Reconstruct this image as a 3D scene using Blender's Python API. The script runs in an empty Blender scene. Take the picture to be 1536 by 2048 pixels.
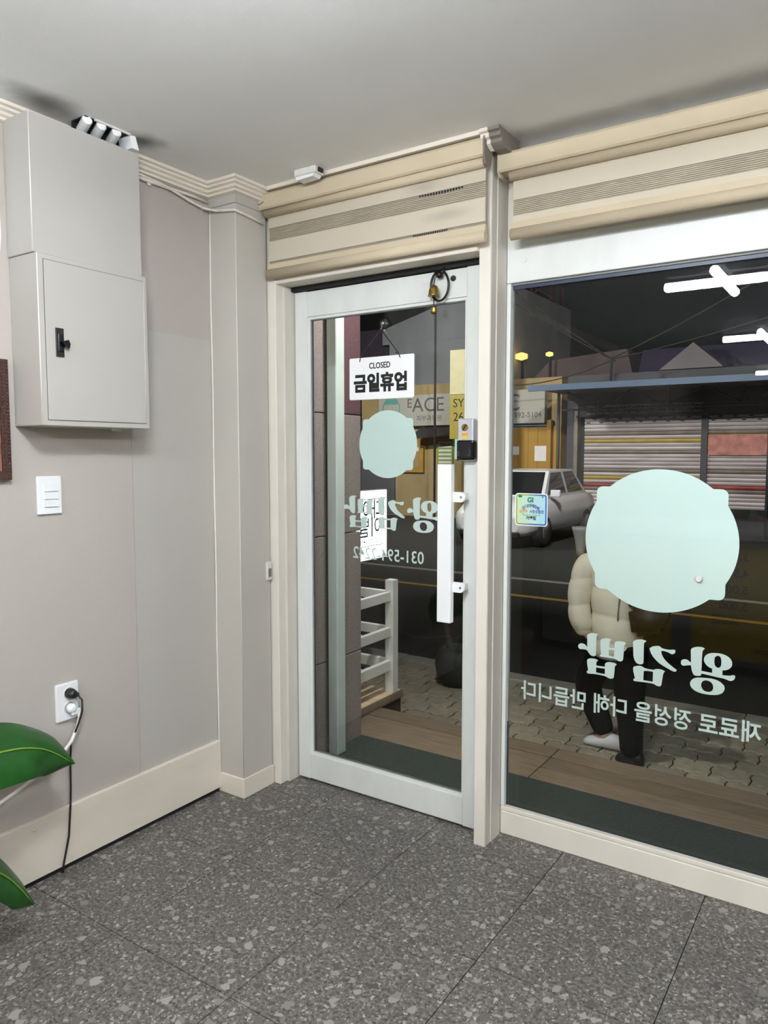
import bpy, bmesh, math, random
from mathutils import Vector, Matrix
random.seed(7)
S = bpy.context.scene
COL = S.collection

# ------------------------------------------------------------------ camera
cam_d = bpy.data.cameras.new('camera')
cam_d.sensor_fit = 'HORIZONTAL'; cam_d.sensor_width = 36.0
cam_d.lens = 1491.53 / 1536 * 36.0
cam_d.clip_start = 0.05; cam_d.clip_end = 300
cam = bpy.data.objects.new('camera', cam_d); COL.objects.link(cam)
cam.location = (0, 0, 1.4)
cam.rotation_euler = (math.radians(90 - 4.526), 0, math.radians(33.75))
S.camera = cam

# ------------------------------------------------------------------ night sky, exposure
W = bpy.data.worlds.new('night_sky'); S.world = W; W.use_nodes = True
W.node_tree.nodes['Background'].inputs[0].default_value = (0.32, 0.42, 0.5, 1)
W.node_tree.nodes['Background'].inputs[1].default_value = 0.005
S.view_settings.view_transform = 'Standard'
S.view_settings.look = 'None'
S.view_settings.gamma = 1.0
S.view_settings.use_curve_mapping = False
S.view_settings.exposure = 0.0
try:
    S.cycles.use_denoising = True
    S.cycles.max_bounces = 10; S.cycles.transparent_max_bounces = 24
    S.cycles.sample_clamp_indirect = 6.0
    S.cycles.caustics_reflective = False; S.cycles.caustics_refractive = False
except Exception:
    pass
TUBE = 176.0            # emission of the shop's ceiling tubes
STREET = (430.0, 520.0)  # street lamps, watts
ENTRANCE_FILL = 180.0         # added fill lamp outside the door, watts
CEIL = 2.435
GY = -0.38             # pavement level
MZ = -0.15             # entrance mat / deck level

# ------------------------------------------------------------------ materials
def lin(c):
    r = []
    for v in c:
        v = v / 255.0
        r.append(v / 12.92 if v <= 0.04045 else ((v + 0.055) / 1.055) ** 2.4)
    return (r[0], r[1], r[2], 1.0)

MATS = {}
def new_mat(name):
    m = bpy.data.materials.new(name); m.use_nodes = True
    MATS[name] = m
    nt = m.node_tree
    return m, nt, nt.nodes['Principled BSDF'], nt.nodes['Material Output']

def mat(name, col, rough=0.6, metal=0.0, var=0.06, vscale=6.0, bump=0.0, bscale=200.0, spec=0.5, stretch=None, rnd=0.0):
    """Painted / plain surface: noise mottling of the colour and an optional fine relief."""
    m, nt, p, out = new_mat(name)
    N, L = nt.nodes, nt.links
    tc = N.new('ShaderNodeNewGeometry')
    pos = tc.outputs['Position']
    if stretch:
        mp = N.new('ShaderNodeMapping'); mp.inputs['Scale'].default_value = stretch
        L.new(pos, mp.inputs['Vector']); pos = mp.outputs[0]
    nz = N.new('ShaderNodeTexNoise'); nz.inputs['Scale'].default_value = vscale; nz.inputs['Detail'].default_value = 5
    L.new(pos, nz.inputs['Vector'])
    rmp = N.new('ShaderNodeMapRange')
    rmp.inputs[1].default_value = 0.3; rmp.inputs[2].default_value = 0.7
    rmp.inputs[3].default_value = 1 - var; rmp.inputs[4].default_value = 1 + var
    L.new(nz.outputs[0], rmp.inputs[0])
    fac = rmp.outputs[0]
    if rnd:
        oi = N.new('ShaderNodeObjectInfo')
        r2 = N.new('ShaderNodeMapRange'); r2.inputs[3].default_value = 1 - rnd; r2.inputs[4].default_value = 1 + rnd
        L.new(oi.outputs['Random'], r2.inputs[0])
        mu = N.new('ShaderNodeMath'); mu.operation = 'MULTIPLY'
        L.new(fac, mu.inputs[0]); L.new(r2.outputs[0], mu.inputs[1]); fac = mu.outputs[0]
    vm = N.new('ShaderNodeVectorMath'); vm.operation = 'SCALE'
    vm.inputs[0].default_value = lin(col)[:3]
    L.new(fac, vm.inputs['Scale'])
    L.new(vm.outputs[0], p.inputs['Base Color'])
    p.inputs['Roughness'].default_value = rough; p.inputs['Metallic'].default_value = metal
    p.inputs['Specular IOR Level'].default_value = spec
    if bump:
        bz = N.new('ShaderNodeTexNoise'); bz.inputs['Scale'].default_value = bscale; bz.inputs['Detail'].default_value = 3
        L.new(pos, bz.inputs['Vector'])
        b = N.new('ShaderNodeBump'); b.inputs['Strength'].default_value = bump; b.inputs['Distance'].default_value = 0.002
        L.new(bz.outputs[0], b.inputs['Height']); L.new(b.outputs[0], p.inputs['Normal'])
    return m

def emit(name, col, strength):
    m, nt, p, out = new_mat(name)
    nt.nodes.remove(p)
    e = nt.nodes.new('ShaderNodeEmission'); e.inputs[0].default_value = lin(col); e.inputs[1].default_value = strength
    nt.links.new(e.outputs[0], out.inputs[0])
    return m

def glass(name, tint, ior=1.45):
    m, nt, p, out = new_mat(name)
    nt.nodes.remove(p); N, L = nt.nodes, nt.links
    t = N.new('ShaderNodeBsdfTransparent'); t.inputs[0].default_value = tint
    g = N.new('ShaderNodeBsdfGlossy'); g.inputs['Roughness'].default_value = 0.0
    g.inputs[0].default_value = (1, 1, 1, 1)
    f = N.new('ShaderNodeFresnel'); f.inputs[0].default_value = ior
    x = N.new('ShaderNodeMixShader')
    L.new(f.outputs[0], x.inputs[0]); L.new(t.outputs[0], x.inputs[1]); L.new(g.outputs[0], x.inputs[2])
    L.new(x.outputs[0], out.inputs[0])
    return m

def terrazzo(name):
    m, nt, p, out = new_mat(name)
    N, L = nt.nodes, nt.links
    geo = N.new('ShaderNodeNewGeometry')
    wz = N.new('ShaderNodeTexNoise'); wz.inputs['Scale'].default_value = 38; wz.inputs['Detail'].default_value = 4; L.new(geo.outputs[0], wz.inputs['Vector'])
    off = N.new('ShaderNodeVectorMath'); off.operation = 'MULTIPLY_ADD'
    L.new(wz.outputs['Color'], off.inputs[0]); off.inputs[1].default_value = (0.03,) * 3
    L.new(geo.outputs[0], off.inputs[2])
    base = N.new('ShaderNodeTexNoise'); base.inputs['Scale'].default_value = 90; base.inputs['Detail'].default_value = 6
    L.new(geo.outputs[0], base.inputs['Vector'])
    ramp = N.new('ShaderNodeValToRGB')
    ramp.color_ramp.elements[0].position = 0.36; ramp.color_ramp.elements[0].color = lin((60, 58, 56))
    ramp.color_ramp.elements[1].position = 0.68; ramp.color_ramp.elements[1].color = lin((116, 112, 107))
    L.new(base.outputs[0], ramp.inputs[0])
    col = ramp.outputs[0]
    for sc, lo, hi, c, dm in ((150, 0.10, 0.62, (126, 121, 116), 'MANHATTAN'), (95, 0.0, 0.60, (150, 145, 139), 'MANHATTAN'), (60, -0.12, 0.56, (160, 155, 148), 'MANHATTAN'), (33, -0.50, 0.50, (146, 142, 136), 'EUCLIDEAN'), (24, -0.6, 0.52, (92, 88, 85), 'MANHATTAN')):
        v = N.new('ShaderNodeTexVoronoi'); v.inputs['Scale'].default_value = sc; v.inputs['Randomness'].default_value = 1; v.distance = dm
        L.new(off.outputs[0], v.inputs['Vector'])
        sp = N.new('ShaderNodeSeparateColor'); L.new(v.outputs['Color'], sp.inputs[0])
        thr = N.new('ShaderNodeMapRange'); thr.inputs[3].default_value = lo; thr.inputs[4].default_value = hi
        L.new(sp.outputs[0], thr.inputs[0])
        lt = N.new('ShaderNodeMath'); lt.operation = 'LESS_THAN'
        L.new(v.outputs['Distance'], lt.inputs[0]); L.new(thr.outputs[0], lt.inputs[1])
        br = N.new('ShaderNodeMapRange'); br.inputs[3].default_value = 0.62; br.inputs[4].default_value = 1.12
        L.new(sp.outputs[1], br.inputs[0])
        cm = N.new('ShaderNodeVectorMath'); cm.operation = 'SCALE'; cm.inputs[0].default_value = lin(c)[:3]
        L.new(br.outputs[0], cm.inputs['Scale'])
        mx = N.new('ShaderNodeMix'); mx.data_type = 'RGBA'
        L.new(lt.outputs[0], mx.inputs[0]); L.new(col, mx.inputs[6]); L.new(cm.outputs[0], mx.inputs[7])
        col = mx.outputs[2]
    L.new(col, p.inputs['Base Color'])
    p.inputs['Roughness'].default_value = 0.42; p.inputs['Specular IOR Level'].default_value = 0.35
    return m

def spotted(name, col, spots, dirt=(70, 68, 70), rough=0.8, spot_tone2=None):
    """Paint with soft darker spots broken up by noise: spots = (x, y, z, sx, sy, sz, strength)."""
    m = mat(name, col, rough, 0, 0.03, 2.5, 0.15, 260)
    nt = m.node_tree; N, L = nt.nodes, nt.links; p = N['Principled BSDF']
    c0 = p.inputs['Base Color'].links[0].from_socket
    geo = N.new('ShaderNodeNewGeometry')
    nz = N.new('ShaderNodeTexNoise'); nz.inputs['Scale'].default_value = 9; nz.inputs['Detail'].default_value = 4
    L.new(geo.outputs[0], nz.inputs['Vector'])
    for (x, y, z, sx, sy, sz, st) in spots:
        mp = N.new('ShaderNodeVectorMath'); mp.operation = 'SUBTRACT'; mp.inputs[1].default_value = (x, y, z)
        L.new(geo.outputs[0], mp.inputs[0])
        dv = N.new('ShaderNodeVectorMath'); dv.operation = 'DIVIDE'; dv.inputs[1].default_value = (sx, sy, sz)
        L.new(mp.outputs[0], dv.inputs[0])
        ln = N.new('ShaderNodeVectorMath'); ln.operation = 'LENGTH'; L.new(dv.outputs[0], ln.inputs[0])
        ad = N.new('ShaderNodeMath'); ad.operation = 'MULTIPLY_ADD'; ad.inputs[1].default_value = 0.7
        L.new(nz.outputs[0], ad.inputs[0]); L.new(ln.outputs['Value'], ad.inputs[2])
        mr = N.new('ShaderNodeMapRange'); mr.interpolation_type = 'SMOOTHSTEP'
        mr.inputs[1].default_value = 0.35; mr.inputs[2].default_value = 1.35
        mr.inputs[3].default_value = st; mr.inputs[4].default_value = 0.0
        L.new(ad.outputs[0], mr.inputs[0])
        mx = N.new('ShaderNodeMix'); mx.data_type = 'RGBA'
        L.new(mr.outputs[0], mx.inputs[0]); L.new(c0, mx.inputs[6]); mx.inputs[7].default_value = lin(dirt)
        c0 = mx.outputs[2]
    L.new(c0, p.inputs['Base Color'])
    return m

# ------------------------------------------------------------------ object helpers
WLOC = {}
def tag(o, label=None, cat=None, group=None, kind=None):
    if label: o['label'] = label
    if cat: o['category'] = cat
    if group: o['group'] = group
    if kind: o['kind'] = kind
    return o

def thing(name, loc, label=None, cat=None, group=None, kind=None):
    o = bpy.data.objects.new(name, None); COL.objects.link(o)
    o.location = loc; o.empty_display_size = 0.05
    WLOC[o.name] = Vector(loc)
    return tag(o, label, cat, group, kind)

class MB:
    """Collects shapes given in world coordinates and links them as one mesh object."""
    def __init__(s): s.v = []; s.f = []; s.sm = []
    def add(s, vs, fs, smooth=False):
        n = len(s.v); s.v += [Vector(q) for q in vs]
        s.f += [tuple(i + n for i in f) for f in fs]; s.sm += [smooth] * len(fs)
        return s
    def box(s, x0, x1, y0, y1, z0, z1, bev=0.0):
        if x0 > x1: x0, x1 = x1, x0
        if y0 > y1: y0, y1 = y1, y0
        if z0 > z1: z0, z1 = z1, z0
        if bev <= 0:
            return s.add([(x0, y0, z0), (x1, y0, z0), (x1, y1, z0), (x0, y1, z0), (x0, y0, z1), (x1, y0, z1), (x1, y1, z1), (x0, y1, z1)],
                         [(3, 2, 1, 0), (4, 5, 6, 7), (0, 1, 5, 4), (1, 2, 6, 5), (2, 3, 7, 6), (3, 0, 4, 7)])
        bm = bmesh.new(); bmesh.ops.create_cube(bm, size=1)
        for v in bm.verts:
            v.co = Vector(((x0 + x1) / 2 + v.co.x * (x1 - x0), (y0 + y1) / 2 + v.co.y * (y1 - y0), (z0 + z1) / 2 + v.co.z * (z1 - z0)))
        bmesh.ops.bevel(bm, geom=bm.edges[:], offset=bev, segments=2, affect='EDGES', profile=0.5, clamp_overlap=True)
        return s.bm(bm)
    def bm(s, bm, smooth=False, M=None):
        bm.verts.index_update()
        vs = [(M @ v.co) if M else v.co.copy() for v in bm.verts]; fs = [[v.index for v in f.verts] for f in bm.faces]
        bm.free(); return s.add(vs, fs, smooth)
    def prism(s, pts, d0, d1, ax='Y', smooth=False):
        """Extrude a polygon of 2D points along an axis; (a, b) are the two other axes in order."""
        def P(a, b, d):
            return {'X': (d, a, b), 'Y': (a, d, b), 'Z': (a, b, d)}[ax]
        n = len(pts)
        vs = [P(a, b, d0) for a, b in pts] + [P(a, b, d1) for a, b in pts]
        fs = [tuple(range(n)), tuple(range(2 * n - 1, n - 1, -1))]
        s.add(vs, fs)
        return s.add(vs, [(i, (i + 1) % n, (i + 1) % n + n, i + n) for i in range(n)], smooth)
    def tube(s, pts, r, n=8, caps=True):
        pts = [Vector(p) for p in pts]; k = len(pts)
        rs = r if isinstance(r, (list, tuple)) else [r] * k
        vs = []; ref = None
        for i, p in enumerate(pts):
            t = (pts[min(i + 1, k - 1)] - pts[max(i - 1, 0)])
            t = t.normalized() if t.length > 1e-9 else Vector((0, 0, 1))
            if ref is None:
                a = Vector((0, 0, 1)) if abs(t.z) < 0.9 else Vector((1, 0, 0))
                ref = t.cross(a).normalized()
            else:
                ref = (ref - t * ref.dot(t)).normalized()
            b = t.cross(ref)
            for j in range(n):
                q = 2 * math.pi * j / n
                vs.append(p + (ref * math.cos(q) + b * math.sin(q)) * rs[i])
        fs = []
        for i in range(k - 1):
            for j in range(n):
                fs.append((i * n + j, i * n + (j + 1) % n, (i + 1) * n + (j + 1) % n, (i + 1) * n + j))
        s.add(vs, fs, True)
        if caps:
            s.add(vs[:n], [tuple(range(n - 1, -1, -1))]); s.add(vs[-n:], [tuple(range(n))])
        return s
    def lathe(s, c, prof, n=24, axis='Z', smooth=True):
        """prof = (radius, height) pairs turned about an axis through c."""
        c = Vector(c); vs = []
        for r, h in prof:
            for j in range(n):
                q = 2 * math.pi * j / n; a, b = r * math.cos(q), r * math.sin(q)
                vs.append(c + Vector({'Z': (a, b, h), 'Y': (a, h, b), 'X': (h, a, b)}[axis]))
        k = len(prof)
        fs = [(i * n + j, i * n + (j + 1) % n, (i + 1) * n + (j + 1) % n, (i + 1) * n + j) for i in range(k - 1) for j in range(n)]
        s.add(vs, fs, smooth)
        s.add(vs[:n], [tuple(range(n - 1, -1, -1))]); s.add(vs[-n:], [tuple(range(n))])
        return s
    def shape(s, loops, d0, d1, ax='Y'):
        """Flat outline with holes, given a thickness, as a filled curve turned to mesh."""
        cu = bpy.data.curves.new('c', 'CURVE'); cu.dimensions = '2D'; cu.fill_mode = 'BOTH'
        for lp in loops:
            sp = cu.splines.new('POLY'); sp.points.add(len(lp) - 1); sp.use_cyclic_u = True
            for i, (a, b) in enumerate(lp): sp.points[i].co = (a, b, 0, 1)
        cu.extrude = abs(d1 - d0) / 2
        def f(v):
            d = (d0 + d1) / 2 + v.z
            return {'X': Vector((d, v.x, v.y)), 'Y': Vector((v.x, d, v.y)), 'Z': Vector((v.x, v.y, d))}[ax]
        return s.curve(cu, f)
    def curve(s, cu, f):
        o = bpy.data.objects.new('c', cu); COL.objects.link(o)
        dg = bpy.context.evaluated_depsgraph_get()
        me = bpy.data.meshes.new_from_object(o.evaluated_get(dg))
        s.add([f(v.co) for v in me.vertices], [tuple(q.vertices) for q in me.polygons])
        bpy.data.objects.remove(o); bpy.data.curves.remove(cu); bpy.data.meshes.remove(me)
        return s
    def text(s, body, size, org, ux, uy, bold=0.0, align='CENTER', thick=0.0004, squeeze=1.0):
        cu = bpy.data.curves.new('t', 'FONT'); cu.body = body; cu.size = size; cu.align_x = align; cu.align_y = 'CENTER'
        cu.offset = bold; cu.extrude = thick; cu.resolution_u = 3
        org, ux, uy = Vector(org), Vector(ux), Vector(uy); un = ux.cross(uy)
        return s.curve(cu, lambda v: org + ux * v.x * squeeze + uy * v.y + un * v.z)
    def build(s, name, m, parent=None, origin=None):
        if parent is not None:
            base = WLOC[parent.name]
        elif origin is not None:
            base = Vector(origin)
        else:
            xs = [v.x for v in s.v]; ys = [v.y for v in s.v]; zs = [v.z for v in s.v]
            base = Vector(((min(xs) + max(xs)) / 2, (min(ys) + max(ys)) / 2, min(zs)))
        me = bpy.data.meshes.new(name)
        me.from_pydata([tuple(v - base) for v in s.v], [], s.f)
        me.polygons.foreach_set('use_smooth', s.sm)
        bm = bmesh.new(); bm.from_mesh(me)
        bmesh.ops.remove_doubles(bm, verts=bm.verts, dist=1e-6)
        bmesh.ops.recalc_face_normals(bm, faces=bm.faces)
        bm.to_mesh(me); bm.free()
        me.materials.append(MATS[m] if isinstance(m, str) else m)
        o = bpy.data.objects.new(name, me); COL.objects.link(o)
        if parent is not None:
            o.parent = parent
        else:
            o.location = base
        WLOC[o.name] = base
        return o

def B(*a, **k): return MB().box(*a, **k)
def copy_tree(o, loc=None, parent=None):
    c = o.copy(); COL.objects.link(c)
    if parent is not None: c.parent = parent
    if loc is not None: c.location = loc
    for ch in list(o.children): copy_tree(ch, None, c)
    return c
def rrect(x0, x1, z0, z1, r, n=5):
    P = []
    for cx, cz, a0 in ((x1 - r, z1 - r, 0), (x0 + r, z1 - r, 90), (x0 + r, z0 + r, 180), (x1 - r, z0 + r, 270)):
        for i in range(n + 1):
            a = math.radians(a0 + 90 * i / n); P.append((cx + r * math.cos(a), cz + r * math.sin(a)))
    return P
def ell(cx, cz, rx, rz, n=28): return [(cx + rx * math.cos(2 * math.pi * i / n), cz + rz * math.sin(2 * math.pi * i / n)) for i in range(n)]
X, Y, Z = Vector((1, 0, 0)), Vector((0, 1, 0)), Vector((0, 0, 1))
# ------------------------------------------------------------------ palette
mat('wall_paper', (180, 174, 167), 0.85, 0, 0.035, 2.2, 0.35, 420, 0.2, (1, 1, 0.35))
mat('wall_paper_cool', (181, 178, 171), 0.85, 0, 0.035, 2.2, 0.35, 420, 0.2, (1, 1, 0.35))
mat('wall_paper_pink', (178, 171, 165), 0.85, 0, 0.035, 2.2, 0.35, 420, 0.2, (1, 1, 0.35))
mat('pillar_paint', (188, 184, 176), 0.6, 0, 0.03, 3, 0.2, 300, 0.3)
mat('cabinet_paint', (177, 174, 168), 0.62, 0, 0.025, 3, 0.3, 500, 0.3)
mat('cream_board', (221, 213, 200), 0.5, 0, 0.04, 5, 0.15, 120, 0.4, (1, 1, 3))
mat('white_paint', (218, 221, 218), 0.4, 0, 0.04, 14, 0.12, 90, 0.5, (1, 1, 0.4))
mat('cream_paint', (222, 217, 206), 0.45, 0, 0.04, 8, 0.2, 60, 0.5, (1, 1, 0.4))
mat('mullion_side', (206, 201, 192), 0.5, 0, 0.03, 8, 0.1, 90, 0.4)
mat('grey_gasket', (120, 122, 120), 0.5)
mat('black_gap', (16, 16, 18), 0.8)
mat('black_rubber', (22, 21, 22), 0.45)
mat('white_plastic', (236, 238, 240), 0.3, 0, 0.01)
mat('dull_white_plastic', (215, 213, 208), 0.4, 0, 0.08, 60)
mat('painted_cable', (214, 209, 200), 0.6, 0, 0.10, 40, 0.3, 120)
mat('white_cord', (228, 225, 218), 0.4)
mat('blind_cream', (196, 183, 158), 0.75, 0, 0.05, 5, 0.2, 500, 0.2)
spotted('blind_fabric', (198, 189, 170), [(-1.36, 2.278, 2.315, 0.10, 0.2, 0.035, 0.30), (-1.27, 2.278, 2.205, 0.14, 0.2, 0.03, 0.32)], (112, 108, 104), 0.9)
mat('blind_sheer', (168, 159, 141), 0.9, 0, 0.06, 10, 0.3, 700, 0.1)
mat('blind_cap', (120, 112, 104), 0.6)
mat('brass', (150, 126, 70), 0.32, 0.9, 0.12, 30)
mat('dark_bronze', (48, 44, 38), 0.35, 0.85, 0.1, 40)
mat('steel', (160, 160, 158), 0.3, 0.9, 0.06, 40)
mat('dark_steel', (70, 69, 68), 0.35, 0.8, 0.1, 60)
mat('sign_white', (240, 241, 243), 0.35, 0, 0.01)
mat('ink_black', (14, 16, 18), 0.5, 0, 0.0)
mat('ink_grey', (70, 70, 72), 0.5, 0, 0.0)
mat('mint_film', (222, 243, 238), 0.5, 0, 0.012, 3, 0, 1, 0.3)
mat('mint_letter', (222, 238, 233), 0.5, 0, 0.01, 3, 0, 1, 0.3)
mat('silver_lock', (196, 198, 204), 0.35, 0.3, 0.03, 40)
mat('black_gloss', (10, 11, 14), 0.18, 0, 0.0)
mat('orange_label', (222, 150, 60), 0.5); mat('yellow_label', (206, 190, 60), 0.5)
mat('leaf_green', (26, 74, 24), 0.32, 0, 0.22, 22, 0.3, 60, 0.5)
mat('leaf_rib', (112, 148, 46), 0.4, 0, 0.08, 20)
mat('pot_clay', (150, 110, 84), 0.8); mat('soil', (44, 34, 26), 0.95, 0, 0.3, 60)
mat('frame_bead', (70, 46, 40), 0.5, 0.3, 0.25, 80, 0.8, 160)
mat('picture_print', (128, 84, 66), 0.7, 0, 0.6, 26)
terrazzo('terrazzo'); mat('tile_joint', (22, 21, 21), 0.9)
emit('tube_light', (246, 250, 255), TUBE)
glass('door_glass', (0.98, 0.992, 0.988, 1), 1.29)
glass('window_glass', (0.98, 0.992, 0.988, 1), 1.29)
spotted('ceiling_paint', (243, 244, 244), [
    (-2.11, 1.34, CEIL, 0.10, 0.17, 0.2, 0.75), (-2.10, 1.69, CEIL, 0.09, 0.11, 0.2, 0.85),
    (-1.0, 2.38, CEIL, 0.6, 0.10, 0.2, 0.25), (-0.3, 2.40, CEIL, 0.5, 0.16, 0.2, 0.25)], (88, 86, 88))  # darker spots above the duct box and along the front edge

# ------------------------------------------------------------------ room shell
def struct(name, mb, m, parent=None): return tag(mb.build(name, m, parent), kind='structure' if parent is None else None)

fl = tag(MB().box(-2.30, 2.6, -7.0, 2.50, -0.16, -0.004).build('floor', 'tile_joint'), kind='structure')
xs = [-1.81 - 0.467] + [-1.81 + 0.467 * i for i in range(10)] + [2.6]
xs[0] = -2.238
ys = [1.77 - 0.478 * i for i in range(18, -1, -1)] + [2.248, 2.50]
g = 0.0014
tile_cache = {}
for i in range(len(xs) - 1):
    for j in range(len(ys) - 1):
        w, d = xs[i + 1] - xs[i], ys[j + 1] - ys[j]
        key = (round(w, 3), round(d, 3))
        cx, cy = (xs[i] + xs[i + 1]) / 2, (ys[j] + ys[j + 1]) / 2
        if key not in tile_cache:
            mb = MB(); h = 0.004
            mb.box(-w / 2 + g, w / 2 - g, -d / 2 + g, d / 2 - g, -0.0035, 0.0)
            o = mb.build('floor_tile', 'terrazzo', None, (0, 0, 0)); tile_cache[key] = o.data
            o.parent = fl
        else:
            o = bpy.data.objects.new('floor_tile', tile_cache[key]); COL.objects.link(o); o.parent = fl
        o.location = Vector((cx, cy, 0)) - WLOC[fl.name]

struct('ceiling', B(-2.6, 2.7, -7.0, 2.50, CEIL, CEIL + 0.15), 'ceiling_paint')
wl = struct('wall_left', B(-2.60, -2.248, -7.0, 2.31, 0, CEIL), 'wall_paper')
for (y0, y1, z0, z1, m, t) in ((-7.0, 1.726, 0.20, CEIL, 'wall_paper', -2.2395), (1.729, 2.118, 0.20, 1.845, 'wall_paper_cool', -2.2425), (1.727, 2.118, 1.845, CEIL, 'wall_paper_pink', -2.2415)):
    MB().box(-2.2485, t, y0, y1, z0, z1).build('wallpaper_panel', m, wl)
struct('wall_back', B(-2.6, 2.7, -7.15, -7.0, 0, CEIL), 'wall_paper')
struct('wall_right', B(2.6, 2.75, -7.0, 2.50, 0, CEIL), 'wall_paper')
# front wall: block beside the door, lintels over door and window
wf = struct('wall_front', B(-2.60, -2.135, 2.312, 2.50, -0.16, CEIL + 0.9), 'cream_paint')
MB().box(-2.135, -1.165, 2.305, 2.50, 2.135, CEIL + 0.9).build('door_lintel', 'cream_paint', wf)
MB().box(-1.165, 2.6, 2.452, 2.56, 2.128, CEIL + 0.9).build('window_lintel', 'cream_paint', wf)
MB().box(2.35, 2.6, 2.45, 2.56, 0, 2.128).build('window_pier', 'cream_paint', wf)

# pillar in the corner with its capital and skirting
pl = struct('trim_1', B(-2.25, -2.10, 2.12, 2.292, 0, CEIL, 0.004), 'pillar_paint')
MB().box(-2.246, -2.094, 2.114, 2.288, 2.352, 2.392, 0.002).build('capital', 'cabinet_paint', pl)
MB().box(-2.246, -2.095, 2.115, 2.296, 0.0, 0.082, 0.003).build('skirting', 'cream_board', pl)
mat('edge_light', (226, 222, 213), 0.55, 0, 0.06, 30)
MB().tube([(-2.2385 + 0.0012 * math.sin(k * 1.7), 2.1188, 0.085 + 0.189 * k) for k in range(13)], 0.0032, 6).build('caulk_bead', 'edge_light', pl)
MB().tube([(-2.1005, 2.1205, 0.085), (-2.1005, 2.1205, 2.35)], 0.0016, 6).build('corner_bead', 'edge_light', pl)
# black gap strip between pillar and door frame
struct('trim_2', B(-2.14, -2.112, 2.296, 2.312, 0.0, 2.34), 'black_gap')

bb = struct('baseboard_left', B(-2.248, -2.226, -7.0, 2.118, 0.018, 0.216, 0.003), 'cream_board')
MB().box(-2.248, -2.236, -7.0, 2.118, 0.0, 0.02).build('shadow_gap', 'black_gap', bb)
MB().lathe((-2.2255, 1.30, 0.185), [(0.0045, -0.001), (0.0045, 0.0008), (0.001, 0.0012)], 10, 'X').build('nail_head', 'dull_white_plastic', bb)

# stepped cornice: profile (distance from wall, height below ceiling)
CR = [(0, 0), (0.046, 0), (0.046, -0.010), (0.036, -0.013), (0.036, -0.021), (0.025, -0.025), (0.025, -0.034), (0.015, -0.038), (0.015, -0.046), (0, -0.05)]
def cornice(path, name):
    """path = wall-line corners as (x, y), with the room on the right of the travel direction."""
    k = len(path); vs = []
    for i, (x, y) in enumerate(path):
        p = Vector((x, y, 0)); nrm = []
        for a, b in ((i - 1, i), (i, i + 1)):
            if 0 <= a and b < k:
                d = (Vector((*path[b], 0)) - Vector((*path[a], 0))).normalized(); nrm.append(Vector((d.y, -d.x, 0)))
        n = nrm[0] if len(nrm) == 1 else (nrm[0] + nrm[1]) / (1 + nrm[0].dot(nrm[1]))
        for d, h in CR: vs.append(p + n * d + Z * (CEIL + h))
    m = len(CR); fs = []
    for i in range(k - 1):
        for j in range(m): fs.append((i * m + j, i * m + (j + 1) % m, (i + 1) * m + (j + 1) % m, (i + 1) * m + j))
    fs += [tuple(range(m)), tuple(range(k * m - 1, (k - 1) * m - 1, -1))]
    return struct(name, MB().add(vs, fs), 'cream_board')
cornice([(-2.240, -7.0), (-2.240, 2.113), (-2.093, 2.113), (-2.093, 2.29)], 'trim_3')
# thin strip of cornice over the door blind and its stepped cut end at the mullion
tr = struct('trim_4', B(-2.045, -1.12, 2.236, 2.305, CEIL - 0.014, CEIL), 'cream_board')
prof = [(2.305, CEIL), (2.232, CEIL), (2.232, CEIL - 0.011), (2.243, CEIL - 0.014), (2.243, CEIL - 0.027), (2.256, CEIL - 0.031), (2.256, CEIL - 0.043), (2.268, CEIL - 0.05), (2.285, CEIL - 0.056), (2.372, CEIL - 0.056), (2.392, CEIL - 0.03), (2.392, CEIL)]
MB().prism([(a, b) for a, b in prof], -1.095, -1.055, 'X').build('cut_end', 'blind_cap', tr)
MB().prism([(a - 0.0015, b) for a, b in prof[:9]] + [(2.305, CEIL - 0.05)], -1.125, -1.095, 'X').build('moulding', 'cream_board', tr)

# ------------------------------------------------------------------ door frame, door leaf
fr = thing('door_2', (-1.64, 2.35, 0), 'cream painted frame standing around the glass shop door', 'door frame', None, 'structure')
MB().box(-2.112, -2.062, 2.30, 2.40, 0, 2.135, 0.003).build('jamb', 'cream_paint', fr)
MB().box(-2.135, -2.108, 2.303, 2.34, 0, 2.135).build('jamb_edge', 'cream_paint', fr)
MB().box(-2.066, -2.052, 2.345, 2.42, 0, 2.085).build('door_stop', 'mullion_side', fr)
MB().box(-2.066, -1.164, 2.303, 2.402, 2.076, 2.136, 0.003).build('head', 'cream_board', fr)
MB().box(-2.056, -1.17, 2.385, 2.42, 2.058, 2.0755).build('dark_head_gap', 'black_gap', fr)
MB().box(-2.05, -1.17, 2.43, 2.50, -0.10, -0.006).build('threshold', 'dark_steel', fr)
mu = struct('trim_5', B(-1.164, -1.122, 2.32, 2.468, 0, 2.40, 0.002), 'cream_paint')
MB().box(-1.1235, -1.1205, 2.325, 2.36, 0, 2.40).build('side_strip', 'mullion_side', mu)
MB().box(-1.1235, -1.1185, 2.368, 2.442, 0, 2.40).build('side_strip', 'mullion_side', mu)

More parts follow.
